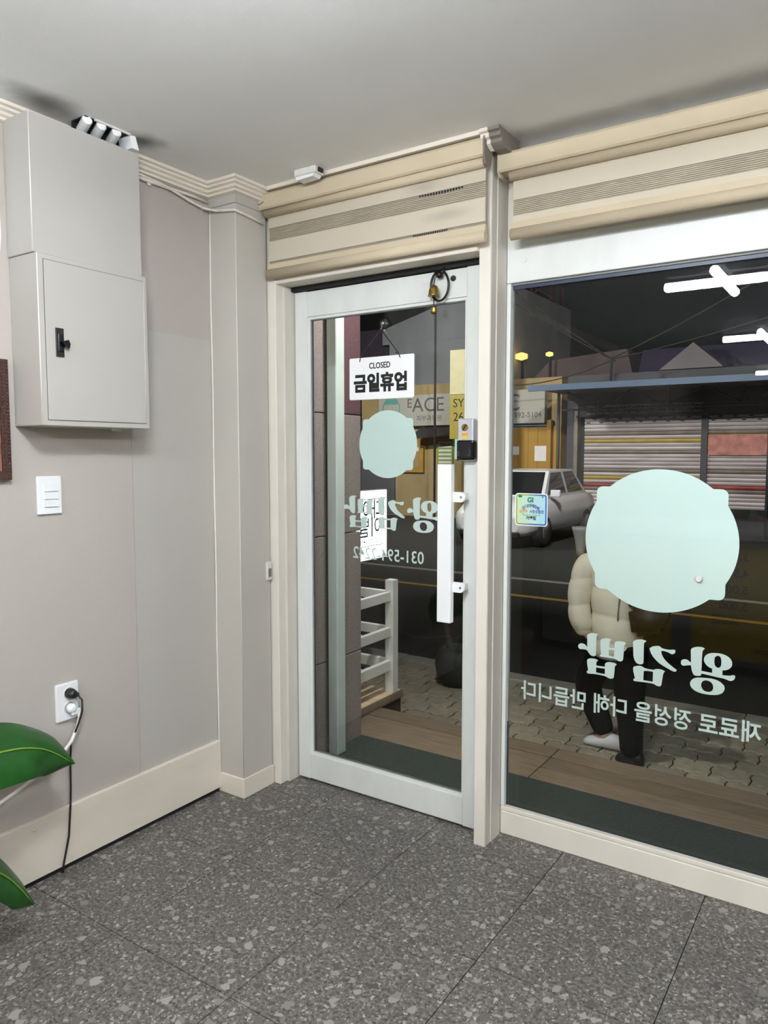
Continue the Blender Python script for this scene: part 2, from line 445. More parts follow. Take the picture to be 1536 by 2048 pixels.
dr = thing('door_1', (-2.045, 2.42, 0.006), 'white framed glass shop door with mint lettering, closed', 'door', None, 'structure')
DY0, DY1 = 2.40, 2.438
MB().box(-2.046, -1.984, DY0, DY1, 0.008, 2.056, 0.003).build('stile', 'white_paint', dr)
MB().box(-1.252, -1.19, DY0, DY1, 0.008, 2.056, 0.003).build('stile', 'white_paint', dr)
MB().box(-1.9835, -1.2525, DY0 + 0.002, DY1, 1.953, 2.054, 0.002).build('top_rail', 'white_paint', dr)
MB().box(-1.9835, -1.2525, DY0 + 0.002, DY1, 0.010, 0.118, 0.002).build('bottom_rail', 'white_paint', dr)
for a in ((-1.984, -1.972, 0.118, 1.953), (-1.2605, -1.252, 0.118, 1.953)):
    MB().box(a[0], a[1], DY0 + 0.008, DY1 - 0.006, a[2], a[3]).build('glazing_bead', 'white_paint', dr)
for a in ((1.942, 1.953), (0.118, 0.128)):
    MB().box(-1.972, -1.2605, DY0 + 0.008, DY1 - 0.006, a[0], a[1]).build('glazing_bead', 'white_paint', dr)
DG = 2.418
gk = MB()
for a in ((-1.972, -1.9685, 0.128, 1.942), (-1.264, -1.2605, 0.128, 1.942), (-1.972, -1.2605, 1.9385, 1.942), (-1.972, -1.2605, 0.128, 0.1315)): gk.box(a[0], a[1], DG - 0.004, DG + 0.008, a[2], a[3])
gk.build('gasket', 'grey_gasket', dr)
pane = MB().box(-1.9685, -1.264, DG, DG + 0.005, 0.1315, 1.9385).build('glass_pane', 'door_glass', dr)
# long white pull handle on two brackets
hd = MB().box(-1.330, -1.274, 2.335, 2.362, 0.786, 1.360, 0.003).build('handle', 'white_plastic', dr); tag(hd, 'long flat white pull handle')
for z in (1.243, 0.917):
    mb = MB().prism([(-1.2735, z - 0.018)] + [(-1.245 + 0.018 * math.cos(math.radians(q)), z + 0.018 * math.sin(math.radians(q))) for q in range(-90, 91, 15)] + [(-1.2735, z + 0.018)], 2.352, 2.3655, 'Y')
    mb.box(-1.262, -1.236, 2.3655, 2.3995, z - 0.012, z + 0.012)
    mb.build('handle_bracket', 'white_plastic', hd)
    MB().lathe((-1.243, 2.352, z), [(0.0042, -0.0015), (0.0042, 0.0), (0.001, 0.0)], 12, 'Y').build('screw', 'steel', hd)
# screw plug in the top rail
MB().lathe((-1.306, 2.401, 2.022), [(0.0105, -0.003), (0.0105, 0.002), (0.004, 0.0025)], 14, 'Y').build('screw_plug', 'dark_steel', dr)
# lock
lk = MB().box(-1.2665, -1.203, 2.366, 2.3995, 1.372, 1.522, 0.006).build('lock', 'silver_lock', dr); tag(lk, 'grey and black digital door lock')
MB().box(-1.2695, -1.200, 2.361, 2.3985, 1.3735, 1.447, 0.009).build('lock_cover', 'black_gloss', lk)
MB().lathe((-1.2365, 2.3655, 1.490), [(0.0125, -0.003), (0.0125, 0.001), (0.004, 0.001)], 18, 'Y').build('thumb_screw', 'brass', lk)
MB().prism([(-1.245, 1.481), (-1.242, 1.479), (-1.228, 1.499), (-1.231, 1.501)], 2.3605, 2.3622, 'Y').build('screw_slot', 'ink_black', lk)
MB().box(-1.248, -1.2245, 2.3648, 2.3658, 1.462, 1.470).build('orange_label', 'orange_label', lk)
MB().box(-1.248, -1.2245, 2.3645, 2.3658, 1.4495, 1.461).build('yellow_label', 'yellow_label', lk)
MB().text('GR', 0.014, (-1.258, 2.3604, 1.398), -Z * -1, -X, 0, 'CENTER').text('Zepir', 0.013, (-1.2165, 2.3604, 1.402), -Z * -1, -X, 0, 'CENTER').build('lettering', 'ink_grey', lk)

# mint film on the outer face of the panes
def badge(cx, cz, rx, rz, tx, tz, r):
    """Disc with four rounded square corners standing out of it."""
    def inside(a, b): return ((a - cx) / rx) ** 2 + ((b - cz) / rz) ** 2 < 1
    pts = []
    N = 160
    # outline of union: for each direction take the farther of ellipse and rounded square
    sq = rrect(-tx, tx, -tz, tz, r, 8)
    def sq_hit(c, s_):
        best = 0
        n = len(sq)
        for i in range(n):
            (x1, y1), (x2, y2) = sq[i], sq[(i + 1) % n]
            den = c * (y2 - y1) - s_ * (x2 - x1)
            if abs(den) < 1e-12: continue
            t = (x1 * (y2 - y1) - y1 * (x2 - x1)) / den
            u = (x1 * s_ - y1 * c) / den
            if t > 0 and -1e-6 <= u <= 1 + 1e-6: best = max(best, t)
        return best
    for i in range(360):
        a = math.radians(i); c, s_ = math.cos(a), math.sin(a)
        e = 1 / math.sqrt((c / rx) ** 2 + (s_ / rz) ** 2)
        t = max(e, sq_hit(c, s_)); pts.append((cx + t * c, cz + t * s_))
    return pts
LOGO = [[[(236,123),(240,133),(251,141),(271,148),(291,151),(307,150),(319,144),(313,137),(307,128),(305,117),(304,79),(304,38),(303,-2),(366,-5),(366,23),(350,27),(335,36),(322,51),(315,69),(317,86),(325,102),(340,114),(360,122),(384,125),(409,126),(433,122),(455,113),(471,99),(479,82),(480,63),(474,47),(460,33),(444,25),(426,21),(426,-10),(449,-8),(469,-6),(483,0),(496,1),(500,-6),(498,-19),(491,-30),(477,-38),(465,-38),(450,-33),(433,-29),(401,-28),(352,-23),(303,-19),(303,-28),(297,-35),(277,-39),(262,-38),(253,-28),(246,-10),(241,14),(239,24),(222,21),(204,16),(193,13),(182,18),(178,28),(179,41),(186,52),(200,57),(215,57),(226,51),(235,42),(239,44)],[(385,105),(378,93),(377,71),(379,52),(386,39),(397,33),(408,36),(415,45),(418,61),(417,83),(414,98),(407,108),(396,110)]],[[(237,-94),(243,-75),(255,-61),(275,-51),(303,-46),(333,-43),(365,-42),(395,-46),(419,-57),(437,-73),(443,-91),(438,-110),(427,-126),(407,-138),(381,-145),(351,-148),(321,-148),(293,-145),(268,-137),(249,-123),(240,-108)],[(313,-67),(305,-82),(304,-99),(310,-114),(320,-126),(335,-131),(353,-130),(367,-123),(375,-108),(376,-92),(371,-76),(361,-65),(346,-59),(328,-59)]],[[(-127,122),(-121,131),(-104,141),(-83,146),(-63,147),(-49,145),(-40,140),(-48,133),(-55,125),(-56,112),(-56,64),(-55,16),(-56,-9),(-63,-17),(-77,-21),(-91,-20),(-102,-14),(-112,-1),(-118,15),(-122,29),(-124,77)]],[[(-20,93),(-13,102),(2,112),(23,118),(41,120),(50,115),(59,108),(75,105),(93,104),(112,105),(128,109),(139,109),(143,103),(142,91),(135,82),(124,77),(113,79),(100,86),(82,90),(68,91),(54,89),(59,67),(72,43),(90,24),(115,5),(138,-11),(154,-20),(153,-27),(147,-34),(141,-35),(123,-31),(101,-21),(73,-9),(46,5),(21,25),(2,46),(-10,66),(-16,82)]],[[(-122,-51),(-116,-42),(-100,-35),(-79,-31),(-65,-32),(-55,-38),(-44,-42),(-21,-44),(9,-44),(25,-36),(43,-33),(63,-34),(83,-41),(79,-47),(73,-57),(70,-72),(66,-103),(63,-132),(60,-142),(50,-148),(34,-147),(23,-142),(14,-137),(-27,-136),(-74,-138),(-108,-140),(-118,-136),(-118,-129),(-112,-122),(-108,-120),(-113,-100),(-120,-75)],[(-52,-61),(-53,-92),(-53,-124),(-28,-124),(7,-124),(7,-90),(7,-57),(-25,-57)]],[[(-437,129),(-421,141),(-398,146),(-377,146),(-358,143),(-365,137),(-372,128),(-373,97),(-373,45),(-374,-5),(-384,-14),(-402,-13),(-415,-6),(-426,8),(-433,18),(-445,24),(-466,24),(-484,21),(-495,27),(-500,39),(-496,53),(-482,63),(-467,64),(-451,59),(-441,50),(-435,41)]],[[(-344,106),(-335,115),(-312,122),(-290,124),(-267,118),(-278,110),(-283,97),(-283,63),(-248,64),(-249,99),(-241,108),(-224,114),(-199,116),(-179,113),(-171,108),(-181,96),(-186,77),(-187,34),(-189,-5),(-195,-17),(-206,-22),(-221,-21),(-233,-15),(-244,-9),(-281,-9),(-322,-9),(-344,-9),(-348,-1),(-338,6),(-342,49),(-344,75)],[(-285,49),(-286,27),(-286,6),(-250,4),(-249,27),(-249,49)]],[[(-435,-51),(-428,-39),(-410,-32),(-386,-30),(-371,-32),(-356,-39),(-365,-45),(-369,-54),(-369,-76),(-346,-76),(-310,-75),(-310,-55),(-301,-44),(-281,-37),(-255,-37),(-229,-45),(-237,-53),(-243,-64),(-245,-103),(-248,-137),(-253,-146),(-268,-151),(-286,-149),(-299,-142),(-309,-139),(-345,-137),(-384,-137),(-423,-141),(-436,-134),(-434,-126),(-425,-118),(-429,-95),(-433,-74)],[(-370,-89),(-370,-109),(-370,-124),(-340,-126),(-309,-126),(-309,-106),(-310,-88),(-341,-89)]]]
def logo(cx, cz, w, d0, parent, slant=0.0):
    for glyphs in (LOGO[0:2], LOGO[2:5], LOGO[5:8]):
        mb = MB()
        for lp in glyphs: mb.shape([[(cx + a * w / 1000, cz + b * w / 1000) for a, b in l] for l in lp], d0, d0 + 0.0006, 'Y')
        mb.build('letter', 'mint_letter', parent)
dz = DG + 0.0052
tag(MB().shape([badge(-1.603, 1.4335, 0.134, 0.131, 0.1165, 0.099, 0.012)], dz, dz + 0.0006).build('round_film', 'mint_film', dr), 'mint disc film with four corner tabs')
logo(-1.592, 1.164, 0.448, dz, dr)
MB().text('031-594-2242', 0.067, (-1.6035, dz + 0.0004, 0.998), -X, Z, 0.0006, 'CENTER', 0.0003, 0.885).build('phone_number', 'mint_letter', dr)

# ------------------------------------------------------------------ shop window
wn = thing('window_1', (-0.4, 2.46, 0), 'wide white framed shop window with mint film disc and lettering', 'window', None, 'structure')
MB().box(-1.12, 2.35, 2.446, 2.486, 1.988, 2.127, 0.003).build('top_rail', 'white_paint', wn)
MB().box(-1.12, 2.35, 2.446, 2.486, 0.0, 0.088, 0.004).build('bottom_rail', 'cream_paint', wn)
MB().box(-1.12, 2.35, 2.4465, 2.47, 0.0885, 0.105, 0.003).build('glazing_bead', 'cream_paint', wn)
MB().box(-1.12, -1.104, 2.4455, 2.486, 0.1055, 1.9875, 0.004).build('side_rail', 'white_paint', wn)
MB().box(-1.104, 2.35, 2.458, 2.47, 1.981, 1.9875).build('gasket', 'grey_gasket', wn)
mat('blue_film', (34, 48, 70), 0.4)
MB().box(-1.104, 2.35, 2.464, 2.4695, 1.969, 1.9808).build('film_edge', 'blue_film', wn)
MB().box(-1.104, -1.1015, 2.464, 2.4695, 0.1055, 0.42).build('film_edge', 'blue_film', wn)
WG = 2.470
MB().box(-1.112, 2.35, WG, WG + 0.006, 0.1, 1.984).build('glass_pane', 'window_glass', wn)
MB().lathe((-1.055, 2.4445, 2.062), [(0.0105, -0.002), (0.0105, 0.003)], 16, 'Y').build('screw_plug', 'white_paint', wn)
MB().lathe((-0.465, WG - 0.006, 1.007), [(0.0085, 0.0), (0.011, 0.004), (0.011, 0.0058)], 18, 'Y').build('suction_cup', 'dull_white_plastic', wn)
wz = WG + 0.0063
tag(MB().shape([badge(-0.592, 1.1165, 0.2385, 0.2315, 0.2035, 0.1725, 0.02)], wz, wz + 0.0006).build('round_film', 'mint_film', wn), 'large mint disc film with four corner tabs')
logo(-0.600, 0.715, 0.498, wz, wn)
MB().text('좋은 재료로 정성을 다해 만듭니다', 0.0735, (-1.057, wz + 0.0004, 0.541), -X, Z, 0.0013, 'RIGHT', 0.0003, 0.90).build('slogan', 'mint_letter', wn)
# local currency sticker on the inner face, reads the right way round from inside
mg, nt, p, out = new_mat('sticker_rim')
tcn = nt.nodes.new('ShaderNodeTexCoord'); sx = nt.nodes.new('ShaderNodeSeparateXYZ'); nt.links.new(tcn.outputs['Generated'], sx.inputs[0])
ad = nt.nodes.new('ShaderNodeMath'); ad.operation = 'MULTIPLY_ADD'; ad.inputs[1].default_value = -0.25
nt.links.new(sx.outputs[2], ad.inputs[0]); nt.links.new(sx.outputs[0], ad.inputs[2])
rp = nt.nodes.new('ShaderNodeValToRGB'); rp.color_ramp.elements[0].position = 0.05; rp.color_ramp.elements[0].color = lin((142, 166, 84)); rp.color_ramp.elements[1].position = 0.55; rp.color_ramp.elements[1].color = lin((24, 92, 160))
nt.links.new(ad.outputs[0], rp.inputs[0]); nt.links.new(rp.outputs[0], p.inputs['Base Color'])
mg, nt, p, out = new_mat('sticker_field')
tcn = nt.nodes.new('ShaderNodeTexCoord'); sx = nt.nodes.new('ShaderNodeSeparateXYZ'); nt.links.new(tcn.outputs['Generated'], sx.inputs[0])
rp = nt.nodes.new('ShaderNodeValToRGB'); rp.color_ramp.elements[0].color = lin((192, 216, 172)); rp.color_ramp.elements[1].color = lin((160, 204, 222))
nt.links.new(sx.outputs[0], rp.inputs[0]); nt.links.new(rp.outputs[0], p.inputs['Base Color'])
mat('ink_green', (30, 120, 96), 0.5, 0, 0); mat('ink_navy', (40, 58, 132), 0.5, 0, 0); mat('ink_orange', (214, 120, 50), 0.5, 0, 0); mat('ink_teal', (60, 140, 140), 0.5, 0, 0)
sx0, sx1, sz0, sz1 = -1.086, -0.965, 1.143, 1.258
st = MB().prism(rrect(sx0, sx1, sz0, sz1, 0.011), WG - 0.0008, WG - 0.0002, 'Y').build('currency_sticker', 'sign_white', wn)
tag(st, 'square green to blue gradient member shop sticker')
MB().prism(rrect(sx0 + 0.003, sx1 - 0.003, sz0 + 0.003, sz1 - 0.003, 0.009), WG - 0.0011, WG - 0.0009, 'Y').build('rim', 'sticker_rim', st)
MB().prism(rrect(sx0 + 0.008, sx1 - 0.008, sz0 + 0.008, sz1 - 0.008, 0.006), WG - 0.0014, WG - 0.0012, 'Y').build('field', 'sticker_field', st)
ty = WG - 0.0016; scx = (sx0 + sx1) / 2
MB().shape([ell(sx0 + 0.019, 1.247, 0.008, 0.0045)], ty - 0.0001, ty).text('GI', 0.024, (scx - 0.003, ty, 1.234), X, Z, 0.0012, thick=0.0001).text('●', 0.008, (sx1 - 0.018, ty, 1.246), X, Z, thick=0.0001).build('print_green', 'ink_green', st)
mb = MB()
for i, ch in enumerate('경기지역화폐'):
    a = (i - 2.5) * 0.14
    mb.text(ch, 0.0145, (scx - 0.002 + 0.0105 * (i - 2.5), ty, 1.2135 - 0.0014 * (i - 2.5) ** 2), Vector((math.cos(a), 0, -math.sin(a))), Vector((math.sin(a), 0, math.cos(a))), 0.0004, thick=0.0001)
mb.text('사랑상품권', 0.0135, (scx + 0.0205, ty, 1.193), X, Z, 0.0003, thick=0.0001, squeeze=0.86)
mb.build('print_navy', 'ink_navy', st)
MB().text('남양주', 0.0135, (scx - 0.029, ty, 1.193), X, Z, 0.0003, thick=0.0001, squeeze=0.86).build('print_orange', 'ink_orange', st)
MB().text('Thank You Pay-N', 0.010, (scx, ty, 1.1815), X, Z, thick=0.0001, squeeze=0.95).build('print_teal', 'ink_teal', st)
MB().text('가맹점', 0.014, (scx, ty, 1.170), X, Z, 0.0006, thick=0.0001).build('print_black', 'ink_black', st)

# ------------------------------------------------------------------ roller blinds
def blind(x0, x1, yf, zt, zb, bands, label, first):
    t = thing('roller_blind', ((x0 + x1) / 2, yf + 0.03, zb), label, 'blind', 'banded roller blinds on the shopfront')
    prof = [(yf + 0.055, zt), (yf + 0.008, zt), (yf, zt - 0.01), (yf, zt - 0.056), (yf + 0.006, zt - 0.062), (yf + 0.055, zt - 0.062)]
    MB().prism(prof, x0, x1, 'X').build('cassette', 'blind_cream', t)
    r = [(yf + 0.028 + 0.017 * math.cos(a), zt - 0.072 + 0.0165 * math.sin(a)) for a in [math.radians(q) for q in range(0, 360, 24)]]
    MB().prism(r, x0 + 0.03, x1 - 0.006, 'X', True).build('roller_tube', 'blind_cream', t)
    MB().prism([(yf - 0.002 + 0.06 * u, zt - 0.09 * v) for u, v in ((0.05, 0), (0, 0.15), (0, 0.65), (0.2, 0.95), (0.5, 1.0), (0.85, 0.9), (0.98, 0.5), (0.98, 0))], x1, x1 + 0.006, 'X').build('end_cap', 'blind_cap', t)
    MB().prism([(yf - 0.001 + 0.06 * u, zt - 0.075 * v) for u, v in ((0.05, 0), (0, 0.15), (0, 0.8), (0.3, 1), (0.98, 1), (0.98, 0))], x0 - 0.005, x0, 'X').build('end_cap', 'blind_cream', t)
    fy = yf + 0.040; fx0, fx1 = x0 + 0.036, x1 - 0.008
    for (a, b, kind) in bands:
        if kind == 's':
            n = 9; pr = []
            for i in range(n):
                q0 = a + (b - a) * i / n; q1 = a + (b - a) * (i + 0.62) / n; q2 = a + (b - a) * (i + 1) / n
                pr += [(fy - 0.0012, q0), (fy - 0.0012, q1), (fy + 0.0018, q1), (fy + 0.0018, q2)]
            pr += [(fy + 0.003, b), (fy + 0.003, a)]
            MB().prism(pr, fx0, fx1, 'X').build('sheer_band', 'blind_sheer', t)
            MB().box(fx0, fx1, fy - 0.0018, fy + 0.001, b - 0.0026, b - 0.0002).build('band_shade', 'blind_cap', t)  # dark strip stands in for the overlapping band's shadow
        else:
            MB().prism([(fy - 0.0022, a), (fy - 0.003, b), (fy + 0.002, b), (fy + 0.002, a)], fx0, fx1, 'X').build('fabric_band', 'blind_fabric', t)
    rz = zb + 0.019
    rl = [(fy - 0.002 + 0.017 * math.cos(a) * (1.0 if math.cos(a) < 0 else 0.6), rz + 0.0195 * math.sin(a)) for a in [math.radians(q) for q in range(0, 360, 20)]]
    MB().prism(rl, fx0 - 0.006, fx1 + 0.004, 'X', True).build('bottom_rail', 'blind_cream', t)
    MB().prism([(a, b + 0.026) for a, b in [(fy - 0.010, rz - 0.01), (fy - 0.006, rz + 0.012), (fy + 0.006, rz + 0.012), (fy + 0.006, rz - 0.01)]], fx0 - 0.004, fx1 + 0.003, 'X').build('rail_lip', 'blind_cream', t)
    return t
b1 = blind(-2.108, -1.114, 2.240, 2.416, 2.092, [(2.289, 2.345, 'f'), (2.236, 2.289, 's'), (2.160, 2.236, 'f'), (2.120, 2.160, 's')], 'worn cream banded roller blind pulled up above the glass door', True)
# torn, frayed top edges of the sheer bands near the mullion
for (xa, xb, z) in ((-1.375, -1.20, 2.287), (-1.40, -1.26, 2.158)):
    mb = MB(); n = 16
    for i in range(n):
        x = xa + (xb - xa) * i / n
        mb.box(x, x + (xb - xa) / n * 0.55, 2.2765, 2.2778, z - 0.006 - 0.003 * math.sin(i / n * math.pi), z - 0.001)
    tag(mb.build('frayed_edge', 'ink_black', b1), 'dark frayed tear along the sheer band')
MB().tube([(-2.098, 2.2385, 2.372), (-2.095, 2.2385, 2.380), (-2.091, 2.2385, 2.373), (-2.086, 2.2385, 2.377), (-2.081, 2.2385, 2.373), (-2.074, 2.2385, 2.378), (-2.064, 2.2385, 2.381)], 0.0011, 5).build('maker_mark', 'ink_black', b1)
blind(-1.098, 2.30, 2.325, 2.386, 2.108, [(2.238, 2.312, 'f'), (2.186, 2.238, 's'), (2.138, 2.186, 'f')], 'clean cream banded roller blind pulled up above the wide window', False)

# ------------------------------------------------------------------ things on the left wall
cb = thing('electrical_cabinet', (-2.165, 1.49, 1.482), 'pale grey painted electrical cabinet with small black latch, high on the wall', 'cabinet')
MB().box(-2.2390, -2.092, 1.296, 1.690, 1.482, 1.990, 0.003).build('body', 'cabinet_paint', cb)
MB().tube([(-2.0928, 1.2968, 1.485), (-2.0928, 1.2968, 1.988)], 0.0018, 6).build('pale_edge', 'edge_light', cb)  # paler thin tube along the box edge
MB().tube([(-2.0925, 1.6755, 1.502), (-2.0912, 1.6755, 1.97)], 0.0012, 6).build('pale_edge', 'edge_light', cb)
cdoor = MB().box(-2.0915, -2.0885, 1.316, 1.672, 1.500, 1.972, 0.0012).build('door', 'cabinet_paint', cb)
mat('gap_grey', (92, 90, 87), 0.8)
MB().box(-2.0925, -2.0912, 1.3145, 1.6735, 1.4982, 1.9738).build('door_gap', 'gap_grey', cb)
lt = MB().box(-2.0884, -2.0850, 1.345, 1.372, 1.690, 1.776, 0.001).build('latch', 'dark_steel', cdoor)
MB().box(-2.087, -2.080, 1.350, 1.367, 1.705, 1.758, 0.001).prism([(1.356, 1.735), (1.378, 1.742), (1.384, 1.730), (1.380, 1.716), (1.366, 1.722)], -2.0835, -2.070, 'X').build('latch_lever', 'black_gloss', cdoor)
MB().box(-2.16, -2.14, 1.585, 1.61, 1.473, 1.4815).build('bracket', 'dull_white_plastic', cb)
dc = thing('cable_duct_box', (-2.17, 1.48, 1.991), 'plain pale grey boxed-in duct standing on top of the electrical cabinet', 'box')
MB().box(-2.2390, -2.104, 1.292, 1.682, 1.9905, 2.392, 0.003).build('body', 'cabinet_paint', dc)
MB().tube([(-2.1048, 1.2928, 1.993), (-2.1048, 1.2928, 2.390)], 0.0018, 6).build('pale_edge', 'edge_light', dc)
ws = MB().prism([(0.70, 2.375), (0.70, 1.985), (1.10, 1.983), (1.266, 1.978), (1.274, 2.05), (1.270, 2.375)], -2.2393, -2.2365, 'X').build('white_wall_sheet', 'white_plastic')
tag(ws, 'blank white plastic sheet on the wall beside the duct box, under the cornice', 'sheet')
# ribbed conduit ends squeezed between duct box and ceiling
ch = thing('ribbed_conduit_bundle', (-2.13, 1.58, 2.393), 'three white ribbed flexible conduits bunched on the duct box under the ceiling', 'conduit')
for i, y in enumerate((1.488, 1.538, 1.594)):
    pts = []; rs = []
    for k in range(19):
        t = k / 18; pts.append((-2.136 + 0.052 * t, y - 0.012 * t, 2.3925 + 0.020 + 0.018 * t - 0.006)); rs.append(0.0165 if k % 2 else 0.0132)
    MB().tube(pts, rs, 12).build('conduit', 'white_plastic', ch)
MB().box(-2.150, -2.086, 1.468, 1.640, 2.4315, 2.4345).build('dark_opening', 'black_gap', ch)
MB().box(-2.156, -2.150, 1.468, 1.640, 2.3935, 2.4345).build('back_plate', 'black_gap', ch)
MB().prism([(1.640, 2.3935), (1.668, 2.3935), (1.655, 2.434), (1.632, 2.434)], -2.145, -2.086, 'X').build('bracket', 'white_plastic', ch)
MB().box(-2.0855, -2.079, 1.50, 1.632, 2.4285, 2.4345).build('bracket', 'dull_white_plastic', ch)

mat('rocker_white', (226, 228, 230), 0.4, 0, 0.01)
sw = thing('light_switch', (-2.236, 1.398, 1.203), 'white three-rocker light switch below the electrical cabinet', 'switch')
MB().box(-2.2394, -2.229, 1.356, 1.440, 1.203, 1.326, 0.003).build('plate', 'white_plastic', sw)
for i, z in enumerate((1.239, 1.264, 1.289)):
    MB().prism([(-2.229, z - 0.0118), (-2.2232, z - 0.0118), (-2.2272, z + 0.0112), (-2.229, z + 0.0112)], 1.378, 1.424, 'Y').build('rocker', 'rocker_white', sw)

so = thing('wall_outlet', (-2.235, 1.435, 0.51), 'white double wall outlet low on the wall above the baseboard', 'outlet')
MB().box(-2.2394, -2.228, 1.394, 1.476, 0.510, 0.636, 0.003).build('plate', 'white_plastic', so)
for z in (0.601, 0.552):
    MB().lathe((-2.2285, 1.440, z), [(0.0205, 0.0), (0.0205, 0.0025), (0.017, 0.0025), (0.017, 0.0008)], 20, 'X').build('socket', 'dull_white_plastic', so)
pb = thing('black_power_cord', (-2.21, 1.44, 0.60), 'black plug with thin black cord running down the wall to the floor', 'power cord')
MB().lathe((-2.228, 1.440, 0.601), [(0.0165, 0.002), (0.018, 0.012), (0.014, 0.03), (0.008, 0.034)], 16, 'X').box(-2.216, -2.200, 1.432, 1.462, 0.588, 0.603, 0.004).build('plug', 'black_rubber', pb)
cp = [(-2.207, 1.458, 0.594), (-2.196, 1.467, 0.575), (-2.192, 1.464, 0.54), (-2.196, 1.451, 0.50), (-2.205, 1.443, 0.47), (-2.219, 1.436, 0.44), (-2.221, 1.432, 0.36), (-2.220, 1.430, 0.28), (-2.217, 1.425, 0.22), (-2.2165, 1.415, 0.12), (-2.2165, 1.392, 0.03), (-2.2165, 1.388, 0.006)]
MB().tube(cp, 0.0035, 8).build('cord', 'black_rubber', pb)
pw = thing('white_power_cord', (-2.21, 1.44, 0.55), 'thick white cord with round white plug drooping behind the green leaf', 'power cord')
MB().lathe((-2.2285, 1.440, 0.552), [(0.016, 0.0035), (0.0165, 0.016), (0.012, 0.026), (0.006, 0.028)], 16, 'X').box(-2.214, -2.204, 1.436, 1.468, 0.528, 0.548, 0.003).build('plug', 'white_plastic', pw)
wp = [(-2.210, 1.460, 0.535), (-2.208, 1.464, 0.515), (-2.208, 1.455, 0.485), (-2.206, 1.430, 0.445), (-2.204, 1.395, 0.415), (-2.203, 1.34, 0.385), (-2.203, 1.26, 0.355), (-2.204, 1.18, 0.330), (-2.205, 1.05, 0.30), (-2.205, 0.80, 0.26)]
MB().tube(wp, 0.0062, 8).build('cord', 'white_cord', pw)

pc = thing('framed_picture', (-2.23, 1.05, 1.32), 'dark beaded picture frame at the edge, beside the electrical cabinet', 'picture')
MB().box(-2.2392, -2.224, 0.62, 1.268, 1.318, 1.680).build('backing', 'picture_print', pc)
fm = MB()
for a in ((0.60, 1.268, 1.655, 1.682), (0.60, 1.268, 1.318, 1.345), (0.60, 0.627, 1.345, 1.655), (1.241, 1.268, 1.345, 1.655)): fm.box(-2.2392, -2.217, *a)
fm.build('frame', 'frame_bead', pc)
bd = MB()
for k in range(34):
    bd.lathe((-2.2165, 1.262, 1.324 + k * 0.0106), [(0.001, -0.0035), (0.004, -0.0018), (0.004, 0.0018), (0.001, 0.0035)], 6)
    bd.lathe((-2.2165, 1.247, 1.324 + k * 0.0106), [(0.001, -0.0025), (0.003, -0.0012), (0.003, 0.0012), (0.001, 0.0025)], 6)
bd.build('bead_border', 'frame_bead', pc)

# painted cables under the cornice, wrapping the pillar
ca = thing('painted_cable', (-2.22, 1.9, 2.38), 'sagging painted cables under the cornice, wrapped around the pillar head', 'cable')
MB().tube([(-2.234, 1.69, 2.383), (-2.228, 1.78, 2.381), (-2.226, 1.90, 2.372), (-2.226, 2.00, 2.352), (-2.222, 2.07, 2.340), (-2.19, 2.107, 2.334), (-2.14, 2.1075, 2.327), (-2.0935, 2.110, 2.322), (-2.0905, 2.16, 2.318), (-2.0905, 2.22, 2.312), (-2.088, 2.262, 2.306)], 0.0052, 8).build('cable', 'painted_cable', ca)
MB().tube([(-2.234, 1.69, 2.372), (-2.229, 1.80, 2.369), (-2.232, 1.92, 2.372), (-2.232, 2.02, 2.376), (-2.232, 2.10, 2.372)], 0.0062, 8).build('cable', 'painted_cable', ca)
MB().box(-2.2345, -2.228, 1.815, 1.83, 2.355, 2.382).build('cable_clip', 'dull_white_plastic', ca)
MB().tube([(-2.228, 2.07, 2.338), (-2.227, 2.069, 2.315)], 0.0015, 5).build('loose_end', 'painted_cable', ca)
tag(MB().tube([(-2.118, 2.2915, 2.30), (-2.118, 2.2925, 1.2), (-2.118, 2.2925, 0.13), (-2.109, 2.292, 0.10), (-2.1095, 2.3, 0.05), (-2.1095, 2.302, 0.008)], 0.0042, 6).build('black_riser_cable', 'black_rubber'), 'thin black cable running up the gap between pillar and door frame', 'cable')
jb = thing('junction_box', (-1.77, 2.2, CEIL - 0.04), 'small cracked white junction box on the ceiling above the door blind', 'junction box')
MB().box(-1.845, -1.745, 2.165, 2.218, CEIL - 0.026, CEIL - 0.0005, 0.004).build('base', 'dull_white_plastic', jb)
MB().prism([(-1.842, CEIL - 0.0262), (-1.835, CEIL - 0.039), (-1.762, CEIL - 0.036), (-1.752, CEIL - 0.0262)], 2.170, 2.212, 'Y').build('cover', 'white_plastic', jb)
MB().box(-1.7448, -1.738, 2.18, 2.205, CEIL - 0.02, CEIL - 0.006).build('cable_hole', 'ink_black', jb)
ds = thing('door_sensor', (-2.117, 2.29, 0.873), 'small translucent plastic catch stuck on the pillar beside the door frame', 'sensor')
MB().box(-2.0995, -2.088, 2.262, 2.290, 0.876, 0.952, 0.003).build('case', 'dull_white_plastic', ds)
MB().box(-2.088, -2.086, 2.268, 2.284, 0.890, 0.925).build('cover', 'steel', ds)

